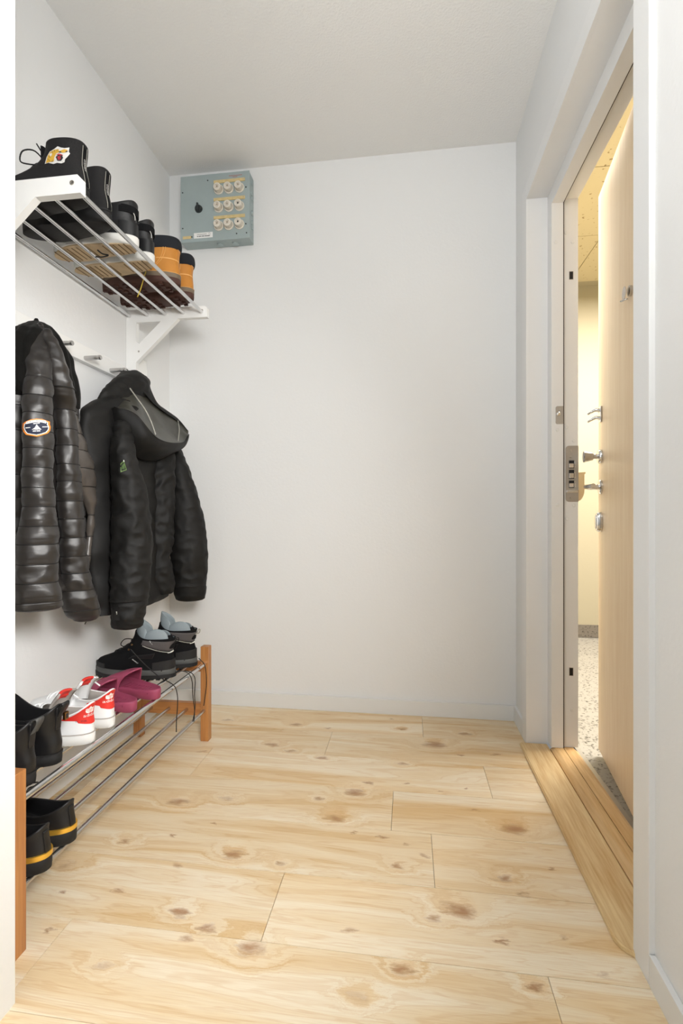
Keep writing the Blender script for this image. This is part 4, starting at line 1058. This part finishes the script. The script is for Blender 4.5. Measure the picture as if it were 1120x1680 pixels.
# --- two black and grey hiking boots
HIK = [(.026, 0, .290, 1, 0), (.040, -.002, .292, 1.0, 0), (.056, -.002, .280, .96, 0), (.070, .002, .238, .92, .05), (.086, .006, .196, .90, .35), (.104, .006, .162, .92, .8), (.126, .000, .142, .95, 1), (.142, -.004, .136, 1.0, 1)]
hk = []
for i, (x, y, rz, lb) in enumerate(((-.828, 1.645, PI - .0, 'black and grey hiking boot seen side-on, nearer the rose slides'),
                                    (-.806, 1.776, PI + .02, 'black and grey hiking boot standing against the far rack post'))):
    sd = 1; LL, WH, WB = .292, .039, .046
    r, up, ln, so = make_shoe('hiking_boot', lb, 'hiking boots on the rack', (x, y, RT + .0045), rz, sd, LL, WH, WB, HIK, heel=-.006, dip=.006, front=.022, wa=.040,
                              sole_h=.030, sole=.005, m_up='black_textile', m_sole='grey_rubber', m_lin='lining_grey', cat='boot')
    lugs(r, LL, WH, WB, sd, 'black_rubber', h=.005, rows=13, heel_gap=False, sz=.010, cols=(-.85, -.4, .4, .85))
    band(r, 'outsole_band', LL, WH, WB, sd, -.001, .012, 0, 2 * PI, .0062, 'black_rubber', n=64)
    band(r, 'heel_guard', LL, WH, WB, sd, .028, .062, PI * .66, PI * 1.34, .0032, 'black_rubber', xf=.26, zf=lambda a: -.006 * abs(a - PI) ** 2)
    band(r, 'toe_guard', LL, WH, WB, sd, .026, .046, -PI * .30, PI * .30, .0032, 'black_rubber')
    # grey ankle panel, wrapped round the back and rising to the front
    upd(); R = r.matrix_world.copy(); UV = [R @ v.co for v in up.data.vertices]
    cen = R @ Vector((.07, 0, .1))
    def panel(name, m, a0, a1, lo, hi, off=.0018, n1=36, n2=8):
        V = []; F = []
        for k_ in range(n1 + 1):
            a = a0 + (a1 - a0) * k_ / n1; s_ = -1 + 2 * k_ / n1
            for j in range(n2 + 1):
                q = upt(a, lo(s_) + (hi(s_) - lo(s_)) * j / n2); dq = (q - cen); dq.z *= .2
                e_ = off if 0 < k_ < n1 and 0 < j < n2 else -.0004
                V.append(q + dq.normalized() * e_)
        for k_ in range(n1):
            for j in range(n2): F.append((k_ * (n2 + 1) + j, k_ * (n2 + 1) + j + 1, (k_ + 1) * (n2 + 1) + j + 1, (k_ + 1) * (n2 + 1) + j))
        return mkw(name, V, F, M[m], r, True)
    panel('ankle_panel', 'grey_textile', PI - 1.9, PI + 1.9, lambda s: .62 + .22 * abs(s) ** 1.5, lambda s: .90 + .07 * abs(s))
    for s_ in (-1, 1):
        panel('side_overlay', 'black_leather', PI + s_ * 1.1, PI + s_ * 1.75, lambda s: .42, lambda s: .58 + .04 * s * s_)
        pts = [upt(PI + s_ * (.25 + 1.5 * q), .60 + .21 * q ** 1.3) for q in [k_ / 12 for k_ in range(13)]]
        V, F = tube_data([q + (q - cen).normalized() * .002 for q in pts], .0012, 6); mkw('piping', V, F, M['pull_tab_grey'], r, True)
    panel('heel_reflector', 'patch_white', PI - .45, PI + .45, lambda s: .575, lambda s: .615 - .02 * s * s, .003, 14, 3)
    # padded tongue wrapped round the front of the opening, and the collar padding behind it
    def arc_pad(nm_, a0, a1, zlo, ztop, inset):
        V = []; F = []; n1, n2 = 30, 12
        for lay in (0, 1):
            for k_ in range(n1 + 1):
                q = k_ / n1; a = a0 + (a1 - a0) * q; zt_ = ztop(q)
                for j in range(n2 + 1):
                    t = j / n2; bl_ = .004 * math.sin(PI * min(1, t * 1.02)); ii = inset + (lay * .008 * math.sqrt(max(0, 1 - t ** 3))) - bl_ * (1 - lay) + .010 * t * t
                    hx, hy = .069 - ii, .0385 - ii * .9
                    V.append(Vector((.068 + hx * math.cos(a) + .016 * t * max(0, math.cos(a)), hy * math.sin(a), zlo + (zt_ - zlo) * t)))
        NN = (n1 + 1) * (n2 + 1)
        for k_ in range(n1):
            for j in range(n2): a = k_ * (n2 + 1) + j; F += [(a, a + 1, a + n2 + 2, a + n2 + 1), (NN + a, NN + a + n2 + 1, NN + a + n2 + 2, NN + a + 1)]
            a = k_ * (n2 + 1) + n2; F.append((a, NN + a, NN + a + n2 + 1, a + n2 + 1))
        for a in (0, n1 * (n2 + 1)):
            for j in range(n2): F.append((a + j, NN + a + j, NN + a + j + 1, a + j + 1))
        return mk(nm_, V, F, M['lining_grey'], r, True)
    arc_pad('tongue', -1.25, 1.25, .10, lambda q: .150 + .052 * max(0, math.sin(PI * q)) ** .45, .006)
    arc_pad('collar_padding', 1.15, PI - .35, .10, lambda q: .134 + .036 * max(0, math.sin(PI * (.08 + q * .92))) ** .6, .004)
    arc_pad('collar_padding', -1.15, -(PI - .35), .10, lambda q: .134 + .022 * max(0, math.sin(PI * (.08 + q * .92))) ** .6, .004)
    arc_pad('collar_padding', PI - .55, PI + .55, .10, lambda q: .146, .002).data.materials[0] = M['black_textile']
    V, F = tube_data(crom([(-.002, -.006, .118), (-.012, -.007, .122), (-.016, -.004, .134), (-.014, .004, .137), (-.010, .007, .126), (-.002, .006, .117)], 20), .0018, 6); mk('pull_loop', V, F, M['black_cord'] if i == 0 else M['pull_tab_grey'], r, True)
    lace_rows(r, up, [.155, .170, .186, .202, .218], 'black_cord', .0022, .020)
    for s_ in (-1, 1):
        for (x_, z_) in ((.138, .118), (.146, .100)):
            h = bvh(up).find_nearest(R @ Vector((x_, s_ * .045, z_)))
            V, F = lathe_data([(.0001, -.002), (.0035, -.002), (.0025, .002), (.0040, .004), (.0001, .0045)], 12, 'z'); q_ = h[1].to_track_quat('Z', 'Y')
            mkw('lace_hook', [h[0] + q_ @ Vector(v) for v in V], F, M['brass'], r, True)
    V, F = tube_data(crom([(.150, 0, .125), (.175, .02, .130), (.185, .03, .112), (.165, .02, .100), (.15, 0, .105)], 20), .0018, 6); mk('lace_loop', V, F, M['black_cord'], r, True)
    hk.append((r, up))
def wpath(name, lst, rad, m, par, n=30):
    P = [fx(u, v, x) for u, v, x in lst]; V, F = tube_data(crom(P, n), rad, 6); return mkw(name, V, F, M[m], par, True)
wpath('loose_lace', [(214, 1065, -.885), (232, 1085, -.86), (252, 1103, -.825), (265, 1113, -.795), (277, 1119, -.782), (287, 1127, -.778), (291, 1142, -.779), (291, 1160, -.780), (289.5, 1180, -.779), (289, 1201, -.778)], .0016, 'black_cord', hk[0][0])
wpath('loose_lace', [(290, 1103, -.80), (300, 1101, -.786), (310, 1106, -.780), (315, 1118, -.779), (316, 1140, -.780), (319, 1165, -.780), (318, 1184, -.778)], .0015, 'black_cord', hk[1][0])
wpath('loose_lace', [(303, 1100, -.79), (314, 1104, -.778), (320, 1115, -.776), (319, 1140, -.777), (320, 1160, -.778), (316, 1184, -.778)], .0015, 'black_cord', hk[1][0])
wpath('loose_lace', [(326, 1080, -.80), (335, 1090, -.775), (338, 1105, -.7725), (338.5, 1125, -.772), (336, 1145, -.772), (334, 1158, -.772)], .0016, 'black_cord', hk[1][0])
b = bvh(hk[0][1], *[c for c in hk[0][0].children if 'ankle_panel' in c.name])
V, F = poly2d([(-3.4, -.9), (3.4, -.9), (3.4, .9), (-3.4, .9)], 1); decal('fabric_label', b, V, F, affine(248, 1054.5, 1, 1, 0, -.75), M['ink'], hk[0][0], .0026)
V, F = text2d('GORE-TEX', 1.9); decal('lettering', b, V, F, affine(248, 1054.5, .75, .9, 0, -.75), M['patch_white'], hk[0][0], .0032)
V, F = text2d('MAMMUT', 3.0); decal('lettering', b, V, F, affine(222, 1085, 1, .8, 0, -.75), M['patch_white'], hk[0][0], .0024)

# --- two black loafers with gold heel bands on the lower tier
LOF = [(.018, 0, .268, 1, 0), (.034, 0, .268, 1, 0), (.046, 0, .252, .96, 0), (.058, .003, .210, .92, .1), (.070, .005, .175, .88, .5), (.080, .004, .158, .88, .9)]
for i, (x, y, rz, lb) in enumerate(((-.770, .958, PI - .06, 'black loafer with gold heel band, by the near rack post on the lower tier'),
                                    (-.778, 1.048, PI - .10, 'black loafer with gold heel band, farther along the lower tier'))):
    sd = 1; LL, WH, WB = .268, .038, .045
    r, up, ln, so = make_shoe('loafer', lb, 'black loafers on the lower tier', (x, y, RZ2 + .0069), rz, sd, LL, WH, WB, LOF, heel=.016, dip=.010, front=.0, wa=.036,
                              sole_h=.030, sole=.004, m_up='black_leather_matte', m_sole='black_rubber')
    band(r, 'gold_band', LL, WH, WB, sd, .0302, .0405, PI * .56, PI * 1.44, .0046, 'gold', zf=lambda a: .0)
    heel_strip(r, up, .008, .034, .084, 'black_leather', .0022, 'heel_tab')
    V, F = tube_data([(.0 + .02 * math.cos(t) + .05, .02 * math.sin(t), .032) for t in [k_ * PI / 10 for k_ in range(21)]], .0006, 5, False); mk('insole_print', V, F, M['grey_rubber'], r, True)
wpath('loose_lace', [(42, 1291, -.84), (52, 1285, -.83), (62, 1283.5, -.82), (60, 1288, -.82), (48, 1293, -.83), (43, 1300, -.83)], .0018, 'black_cord', che[1])

# ------------------------------------------------------------------ jackets
def loft(name, rows, m, parent, mode='view', seams=None, quilt=.12, wr=(.004, 9.0), ridges=None, n=150, na=72, p=2.0, seed=0.0, zsq=1.3, qp=.32, crease_shade=False, cap=(.3, .3), ripple=0.0):
    """rows: (v, left u, right u, x, thickness) of the garment piece as it hangs"""
    P = crom([Vector(r_) for r_ in rows], n); rings = []
    v0, v1 = rows[0][0], rows[-1][0]
    for i, (v, ul, ur, x, bb) in enumerate(P):
        um = (ul + ur) / 2; c = fx(um, v, x); d = ray(um, v); d.z = 0; d.normalize(); perp = Vector((d.y, -d.x, 0))
        hw = abs(ur - ul) / 2 * depth(c) / FPX
        if mode == 'view': e1, e2, A, B = perp, -d, hw, bb
        else:
            e1, e2 = Vector((0, 1, 0)), Vector((1, 0, 0)); q, r_ = abs(e1.dot(perp)), abs(e2.dot(perp))
            B = min(bb, hw / r_ * .8); A = math.sqrt(max(1e-6, hw * hw - (B * r_) ** 2)) / q
        t = i / (n - 1)
        k = 1.0
        if seams:
            lo = [s for s in seams if s <= v]; hi = [s for s in seams if s > v]
            if lo and hi:
                fr = (v - lo[-1]) / (hi[0] - lo[-1]); k = 1 - quilt * (1 - max(0, math.sin(PI * fr)) ** qp)
        pts = []
        for j in range(na):
            a = 2 * PI * j / na; ca, sa = math.cos(a), math.sin(a)
            ex = math.copysign(abs(ca) ** (2 / p), ca); ey = math.copysign(abs(sa) ** (2 / p), sa)
            kk = 1 - (1 - k)
            if ridges: kk *= 1 + ridges[1] * math.sin(ridges[0] * a + 2.2 * noise.noise(Vector((a, t * 2, seed))) + t * .9) * min(1, t * 3 + .2)
            q = c + e1 * (A * ex * kk) + e2 * (B * ey * kk)
            nrm = (e1 * ca * B + e2 * sa * A).normalized()
            f = wr[1]; pn = Vector((q.x * f, q.y * f, q.z * f * zsq)) + Vector((seed * 3.1, seed, 0))
            w = noise.noise(pn) + .5 * noise.noise(pn * 2.3)
            if ripple: w += ripple * (1 - abs(noise.noise(pn * 1.4 + Vector((5, 1, 9)))) * 2)
            if seams and k < .995: w *= .8
            pts.append(q + nrm * (wr[0] * w))
        rings.append(pts)
    crease_d = []  # thin black tubes along the quilt seams, painting in the crease shade
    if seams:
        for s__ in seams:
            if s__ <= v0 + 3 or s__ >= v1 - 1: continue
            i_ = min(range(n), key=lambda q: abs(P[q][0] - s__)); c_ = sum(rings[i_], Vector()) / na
            crease_d.append(tube_data([q + (q - c_).normalized() * .0003 for q in rings[i_]] + [rings[i_][0]], .0013, 5, False))
    V, F = skin_rings(rings, False, False)
    # rounded ends
    for end, ring_, s_ in ((0, rings[0], 1), (1, rings[-1], -1)):
        cc_ = sum(ring_, Vector()) / len(ring_); base = 0 if end == 0 else (len(rings) - 1) * na; prev = base
        for (sc_, dz_) in ((.86, .5), (.55, .85)):
            k0 = len(V); V += [cc_ + (q - cc_) * sc_ + Vector((0, 0, s_ * dz_ * .010 * cap[end] / .3)) for q in ring_]
            for j in range(na): F.append((prev + j, prev + (j + 1) % na, k0 + (j + 1) % na, k0 + j))
            prev = k0
        F.append(tuple(prev + j for j in range(na)))
    o_ = mkw(name, V, F, M[m], parent, True)
    if crease_d:
        V, F = join(*crease_d); q_ = mkw('stitch_or_crease_shade', V, F, M['black_cord'], o_, True); q_['kind'] = 'stuff'
    return o_

# --- quilted puffer jacket
ja = thing('puffer_jacket', 'glossy black-brown quilted puffer jacket with orange-edged patch hanging on rail', 'jacket', (-.99, 1.25, 1.0))
SA = [622, 652, 680, 709, 738, 768, 800, 831, 863, 892, 924, 954, 986, 1001]
loft('hood', [(527.5, 56, 64, -1.05, .012), (532, 46, 77, -1.04, .03), (545, 34, 92, -1.02, .045), (555, 28, 99, -1.01, .05), (577, 19, 111, -1.0, .055), (613, 11, 119, -.995, .058), (640, 8, 123, -.995, .055), (656, 10, 125, -1.0, .05)],
     'fleece_black', ja, 'wall', ridges=(11, .07), wr=(.006, 12), seed=1, n=90)
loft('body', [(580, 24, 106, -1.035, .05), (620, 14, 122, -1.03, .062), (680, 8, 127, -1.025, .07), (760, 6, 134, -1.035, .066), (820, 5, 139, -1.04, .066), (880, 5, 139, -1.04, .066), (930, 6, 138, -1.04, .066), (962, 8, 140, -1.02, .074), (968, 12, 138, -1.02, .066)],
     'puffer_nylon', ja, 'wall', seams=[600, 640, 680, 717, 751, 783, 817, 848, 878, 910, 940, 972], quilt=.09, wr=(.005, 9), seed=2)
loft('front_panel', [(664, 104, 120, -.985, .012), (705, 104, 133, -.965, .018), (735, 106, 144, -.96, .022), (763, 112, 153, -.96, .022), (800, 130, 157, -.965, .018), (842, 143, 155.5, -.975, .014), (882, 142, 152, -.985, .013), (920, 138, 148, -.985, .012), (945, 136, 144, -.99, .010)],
     'puffer_sheen', ja, 'wall', seams=[680, 712, 738, 768, 800, 845, 880, 912, 950], quilt=.22, wr=(.004, 16), seed=3, n=110)
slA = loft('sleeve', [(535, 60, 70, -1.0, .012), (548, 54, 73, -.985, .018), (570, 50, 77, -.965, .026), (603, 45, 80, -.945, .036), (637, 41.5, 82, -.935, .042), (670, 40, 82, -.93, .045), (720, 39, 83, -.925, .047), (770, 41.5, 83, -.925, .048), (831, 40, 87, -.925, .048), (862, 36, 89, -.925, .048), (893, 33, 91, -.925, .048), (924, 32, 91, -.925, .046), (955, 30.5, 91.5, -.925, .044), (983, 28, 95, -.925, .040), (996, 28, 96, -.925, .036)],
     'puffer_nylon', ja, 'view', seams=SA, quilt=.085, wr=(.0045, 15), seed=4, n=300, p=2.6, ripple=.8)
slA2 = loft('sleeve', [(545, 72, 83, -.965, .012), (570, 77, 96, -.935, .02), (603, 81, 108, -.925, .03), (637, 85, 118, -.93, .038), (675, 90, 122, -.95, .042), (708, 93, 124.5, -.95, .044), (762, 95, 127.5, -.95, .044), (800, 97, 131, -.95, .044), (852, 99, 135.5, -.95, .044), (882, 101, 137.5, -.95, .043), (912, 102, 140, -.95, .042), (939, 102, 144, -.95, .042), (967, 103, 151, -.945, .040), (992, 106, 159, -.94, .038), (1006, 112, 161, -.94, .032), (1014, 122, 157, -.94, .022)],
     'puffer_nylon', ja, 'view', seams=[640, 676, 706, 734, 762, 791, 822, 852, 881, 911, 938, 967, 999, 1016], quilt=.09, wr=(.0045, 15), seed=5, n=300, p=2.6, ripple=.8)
# sewn-on patch
b = bvh(slA); fm = affine(60, 702, 1.0, 1.0, 0, .03)
def octo(s): return [(-21 * s, 7.5 * s), (-17 * s, 10.5 * s), (-9 * s, 14 * s), (0, 15 * s), (9 * s, 14 * s), (17 * s, 10.5 * s), (21 * s, 9 * s), (20.5 * s, 5 * s), (22 * s, 1 * s), (20.5 * s, -6 * s), (17 * s, -10 * s), (8 * s, -13 * s), (0, -15 * s), (-9 * s, -13 * s), (-17 * s, -11 * s), (-20.5 * s, -6 * s), (-22 * s, 1 * s)]
V, F = poly2d(octo(1.0), 2); pa = decal('sleeve_patch', b, V, F, fm, M['patch_orange'], ja, .0022)
for pl, mm, off in ((octo(.87), 'patch_white', .0028), (octo(.80), 'patch_navy', .0034)):
    V, F = poly2d(pl, 2); decal('patch_field', b, V, F, fm, M[mm], pa, off)
arc = [(-15 + k_ * 2.5, 7.0 + 3.4 * math.cos((-15 + k_ * 2.5) / 15 * 1.3)) for k_ in range(13)]
V, F = poly2d([(x, y + 2.4) for x, y in arc] + [(x, y - 2.0) for x, y in arc[::-1]], 1); decal('patch_banner', b, V, F, fm, M['patch_white'], pa, .0040)
V, F = text2d('MATTERHORN', 4.0); V = [(x * 1.0, y + 7.2 + 3.4 * math.cos(x / 15 * 1.3)) for x, y in V]; xm = max(abs(x) for x, y in V); V = [(x * 13.6 / xm, y) for x, y in V]
decal('lettering', b, V, F, fm, M['patch_navy'], pa, .0046)
for pl in ([(-7, -4), (-3, 0), (0, 5), (2, 2), (7.5, -4), (3, -3.3), (0, -4.2), (-4, -3.4)], [(-16, -.5), (-9, 0), (-9, 1), (-16, .5)], [(9, 0), (17, .4), (17, 1.4), (9, 1)], [(-5, 5.5), (5, 6), (5, 7.2), (-5, 6.8)], [(-5.5, -7), (-.5, -7), (-.5, -5.4), (-5.5, -5.4)], [(.5, -7), (5.5, -7), (5.5, -5.4), (.5, -5.4)]):
    V, F = poly2d(pl, 0); decal('patch_emblem', b, V, F, fm, M['patch_white'], pa, .0044)
wpath('zip_pull', [(143, 1012, -.94), (142, 1018, -.938), (139, 1024, -.936)], .0014, 'black_cord', ja, 8)

# --- hooded parka
jb = thing('hooded_jacket', 'matt black padded jacket with wide hood hanging from the last rail peg', 'jacket', (-.98, 1.72, 1.0))
loft('body', [(664, 170, 240, -1.03, .05), (684, 156, 268, -1.025, .06), (702, 147, 280, -1.02, .062), (730, 145, 283, -1.015, .066), (757, 149, 283, -1.01, .068), (800, 153, 283, -1.01, .07), (850, 154, 282, -1.01, .07), (900, 154, 281, -1.01, .07), (950, 156, 280, -1.01, .07), (978, 158, 279, -1.01, .074), (990, 160, 278, -1.01, .066)],
     'parka_black', jb, 'wall', wr=(.009, 8), seed=6, ridges=(5, .03), ripple=.3)
loft('front_panel', [(722, 240, 283, -.985, .02), (745, 238, 284, -.955, .03), (790, 238, 284, -.945, .036), (850, 240, 283, -.945, .038), (895, 242, 281, -.945, .038), (915, 243, 279, -.945, .034), (935, 240, 282, -.945, .038), (962, 240, 284.5, -.945, .034), (972, 242, 283, -.945, .028)],
     'parka_black', jb, 'view', wr=(.0045, 19), seed=7, ripple=1.2, zsq=1.0)
slB = loft('sleeve', [(668, 184, 224, -.99, .02), (684, 186, 220, -.965, .034), (705, 187, 216, -.94, .040), (730, 185, 218, -.925, .042), (757, 184, 223, -.915, .047), (806, 186, 237, -.905, .052), (849, 187, 244, -.90, .054), (888, 186, 247, -.90, .054), (928, 185, 245, -.90, .052), (960, 184.5, 242, -.90, .050), (984, 184, 239, -.90, .046)],
     'parka_black', jb, 'view', wr=(.0035, 18), seed=8, n=220, ripple=1.3, zsq=1.0)
loft('sleeve_cuff', [(984, 184.5, 240, -.90, .044), (990, 184, 239.5, -.90, .049), (1005, 184.5, 236.5, -.90, .048), (1018, 186, 234, -.90, .044), (1027, 187, 232.5, -.90, .036)], 'parka_black', jb, 'view', wr=(.004, 22), seed=9, n=40, ripple=.6)
loft('sleeve', [(728, 279, 291, -.96, .02), (745, 280, 299, -.94, .034), (770, 280, 309, -.92, .042), (792, 281, 317, -.91, .046), (825, 281, 327, -.90, .052), (855, 281, 333, -.895, .056), (884, 281, 338, -.89, .058), (920, 281.5, 338.5, -.89, .058), (950, 284, 338, -.89, .054), (960, 285, 337, -.89, .052)],
     'parka_black', jb, 'view', wr=(.003, 17), seed=10, n=200, ripple=1.2, zsq=1.0)
loft('sleeve_cuff', [(957, 285, 336, -.89, .050), (963, 285.5, 338, -.89, .053), (974, 287, 337.5, -.89, .050), (982, 290, 336, -.89, .042)], 'parka_black', jb, 'view', wr=(.003, 22), seed=11, n=30)
V, F = tube_data([fx(u, v, x) for u, v, x in ((183.5, 998, -.905), (184, 1018, -.905))], .001, 4)
b = bvh(slB)
cf_ = mkw('cuff_tab', *(lambda a: ([a[0], a[1], a[2], a[3], a[0] + Vector((-.01, .01, 0)), a[1] + Vector((-.01, .01, 0)), a[2] + Vector((-.01, .01, 0)), a[3] + Vector((-.01, .01, 0))], [(0, 1, 2, 3), (4, 5, 6, 7), (0, 1, 5, 4), (1, 2, 6, 5), (2, 3, 7, 6), (3, 0, 4, 7)]))([fx(183.8, 998, -.915), fx(196, 997, -.880), fx(196, 1018, -.880), fx(184.8, 1017, -.915)]), M['parka_black'], jb)
V, F = tube_data([fx(191, 1003.5, -.892), fx(191.5, 1008, -.892)], .0016, 6); mkw('cuff_logo', V, F, M['pull_tab_grey'], jb, True)
# small green woven badge on the upper sleeve
fm = affine(203, 765, 1.0, 1.0, 0, 0)
for pl, mm, off in (([(0, 9), (-5.2, 4), (-5.2, -10), (5, -6)], 'badge_green', .001), ([(-.4, 7), (-4, 3.2), (-4, -8), (3.8, -5)], 'parka_black', .0016), ([(-1, 4), (-3, 0), (-3, -5), (2, -4), (1, 3)], 'lime', .0022)):
    V, F = poly2d(pl, 1); decal('sleeve_badge', b, V, F, fm, M[mm], jb, off)
V, F = poly2d([(-.6, 9.8), (.8, 9.8), (1.2, 7), (.2, 7)], 0); decal('sleeve_badge', b, V, F, fm, M['patch_white'], jb, .0024)
# hood: back shell, falling bowl with open mouth, satin lining
loft('hood_back', [(613, 214, 234, -1.045, .02), (617, 204, 242, -1.035, .035), (628, 193, 246, -1.02, .045), (643, 184, 250, -1.02, .042), (660, 175, 256, -1.025, .036), (680, 166, 262, -1.03, .032), (700, 160, 262, -1.03, .030)],
     'parka_black', jb, 'wall', wr=(.007, 16), seed=12, n=80, ripple=.4)
def patch(name, cA, cB, m, parent, n1=60, n2=26, bulge=None, wr=(.004, 18), seed=0, thick=.004, pinch=True):
    A = crom([fx(*q) for q in cA], n1); B_ = crom([fx(*q) for q in cB], n1); V = []; F = []
    for i in range(n1):
        s_ = i / (n1 - 1)
        for j in range(n2):
            t = j / (n2 - 1); q = A[i].lerp(B_[i], t) + bulge(s_, t)
            w = noise.noise(q * wr[1] + Vector((seed, 0, 0))) + .5 * noise.noise(q * wr[1] * 2.4 + Vector((0, seed, 0)))
            V.append(q + Vector((.7, -.5, .3)) * wr[0] * w * math.sin(PI * t) ** .5)
    for i in range(n1 - 1):
        for j in range(n2 - 1): a = i * n2 + j; F.append((a, a + 1, a + n2 + 1, a + n2))
    o = mkw(name, V, F, M[m], parent, True)
    sd = o.modifiers.new('s', 'SOLIDIFY'); sd.thickness = thick; sd.offset = -1
    return o, A, B_
near = [(188, 668, -.965), (196, 672, -.945), (208, 674, -.925), (222, 681, -.90), (234, 694, -.88), (246, 709, -.865), (258, 720, -.855), (272, 726, -.85), (288, 728, -.85), (302, 726, -.86), (308, 716, -.87)]
bott = [(180, 672, -1.0), (182, 690, -.99), (190, 712, -.975), (204, 736, -.955), (218, 747, -.94), (236, 754, -.93), (252, 755, -.925), (268, 750, -.92), (284, 742, -.915), (298, 734, -.905), (309, 712, -.88)]
far_ = [(188, 667, -.99), (194, 655, -1.0), (202, 643, -1.005), (212, 634, -1.0), (225, 636, -.985), (238, 646, -.975), (250, 660, -.965), (264, 672, -.955), (280, 683, -.94), (296, 694, -.92), (309, 709, -.885)]
patch('hood_bowl', near, bott, 'parka_black', jb, bulge=lambda s, t: Vector((.8, -.55, -.1)) * (.035 * math.sin(PI * t) * math.sin(PI * s) ** .7), seed=3, wr=(.004, 16))
far2 = [(u, v - 6 * math.sin(PI * i / 10), x - .018 * math.sin(PI * i / 10)) for i, (u, v, x) in enumerate(far_)]
patch('hood_lining', near, far2, 'lining_satin', jb, bulge=lambda s, t: Vector((-.75, .5, -.45)) * (.022 * math.sin(PI * min(1, t * 1.0)) * math.sin(PI * s) ** .6) + Vector((.6, -.5, .2)) * (.006 * math.sin(s * 26 + t * 5) * math.sin(PI * t) ** 2), seed=5, wr=(.003, 20), thick=.002)
top_ = [(184, 668, -1.0), (186, 650, -1.02), (195, 630, -1.03), (207, 616, -1.03), (225, 613.5, -1.02), (241, 618, -1.01), (246, 634, -1.0), (256, 659, -.985), (272, 672, -.965), (291, 686, -.945), (309, 707, -.89)]
patch('hood_crown', far_, top_, 'parka_black', jb, thick=.0015, bulge=lambda s, t: Vector((.7, -.5, .2)) * (.007 * math.sin(PI * t) * math.sin(PI * s) ** .5), seed=8, wr=(.002, 22))
P_ = crom([fx(*q) for q in near], 60); V, F = tube_data([q + Vector((.001, -.001, 0)) for q in P_], .0036, 8); mkw('hood_hem', V, F, M['parka_black'], jb, True)
# dark gusset dividing the lining, light piping, hang loop
P_ = [(213, 637, -.985), (226, 655, -.955), (238, 672, -.925), (248, 692, -.90), (255, 713, -.872)]
V, F = tube_data(crom([fx(*q) for q in P_], 30), .0022, 6); mkw('lining_seam', V, F, M['pull_tab_grey'], jb, True)
V, F = tube_data(crom([fx(*q) for q in [(292, 690, -.925), (294, 705, -.905), (292, 724, -.868)]], 16), .0016, 6); mkw('lining_seam', V, F, M['pull_tab_grey'], jb, True)
wpath('hang_loop', [(202, 619, -1.035), (204, 609, -1.05), (207, 606, -1.056), (211, 609, -1.05), (214, 617, -1.03)], .0016, 'black_cord', jb, 20)
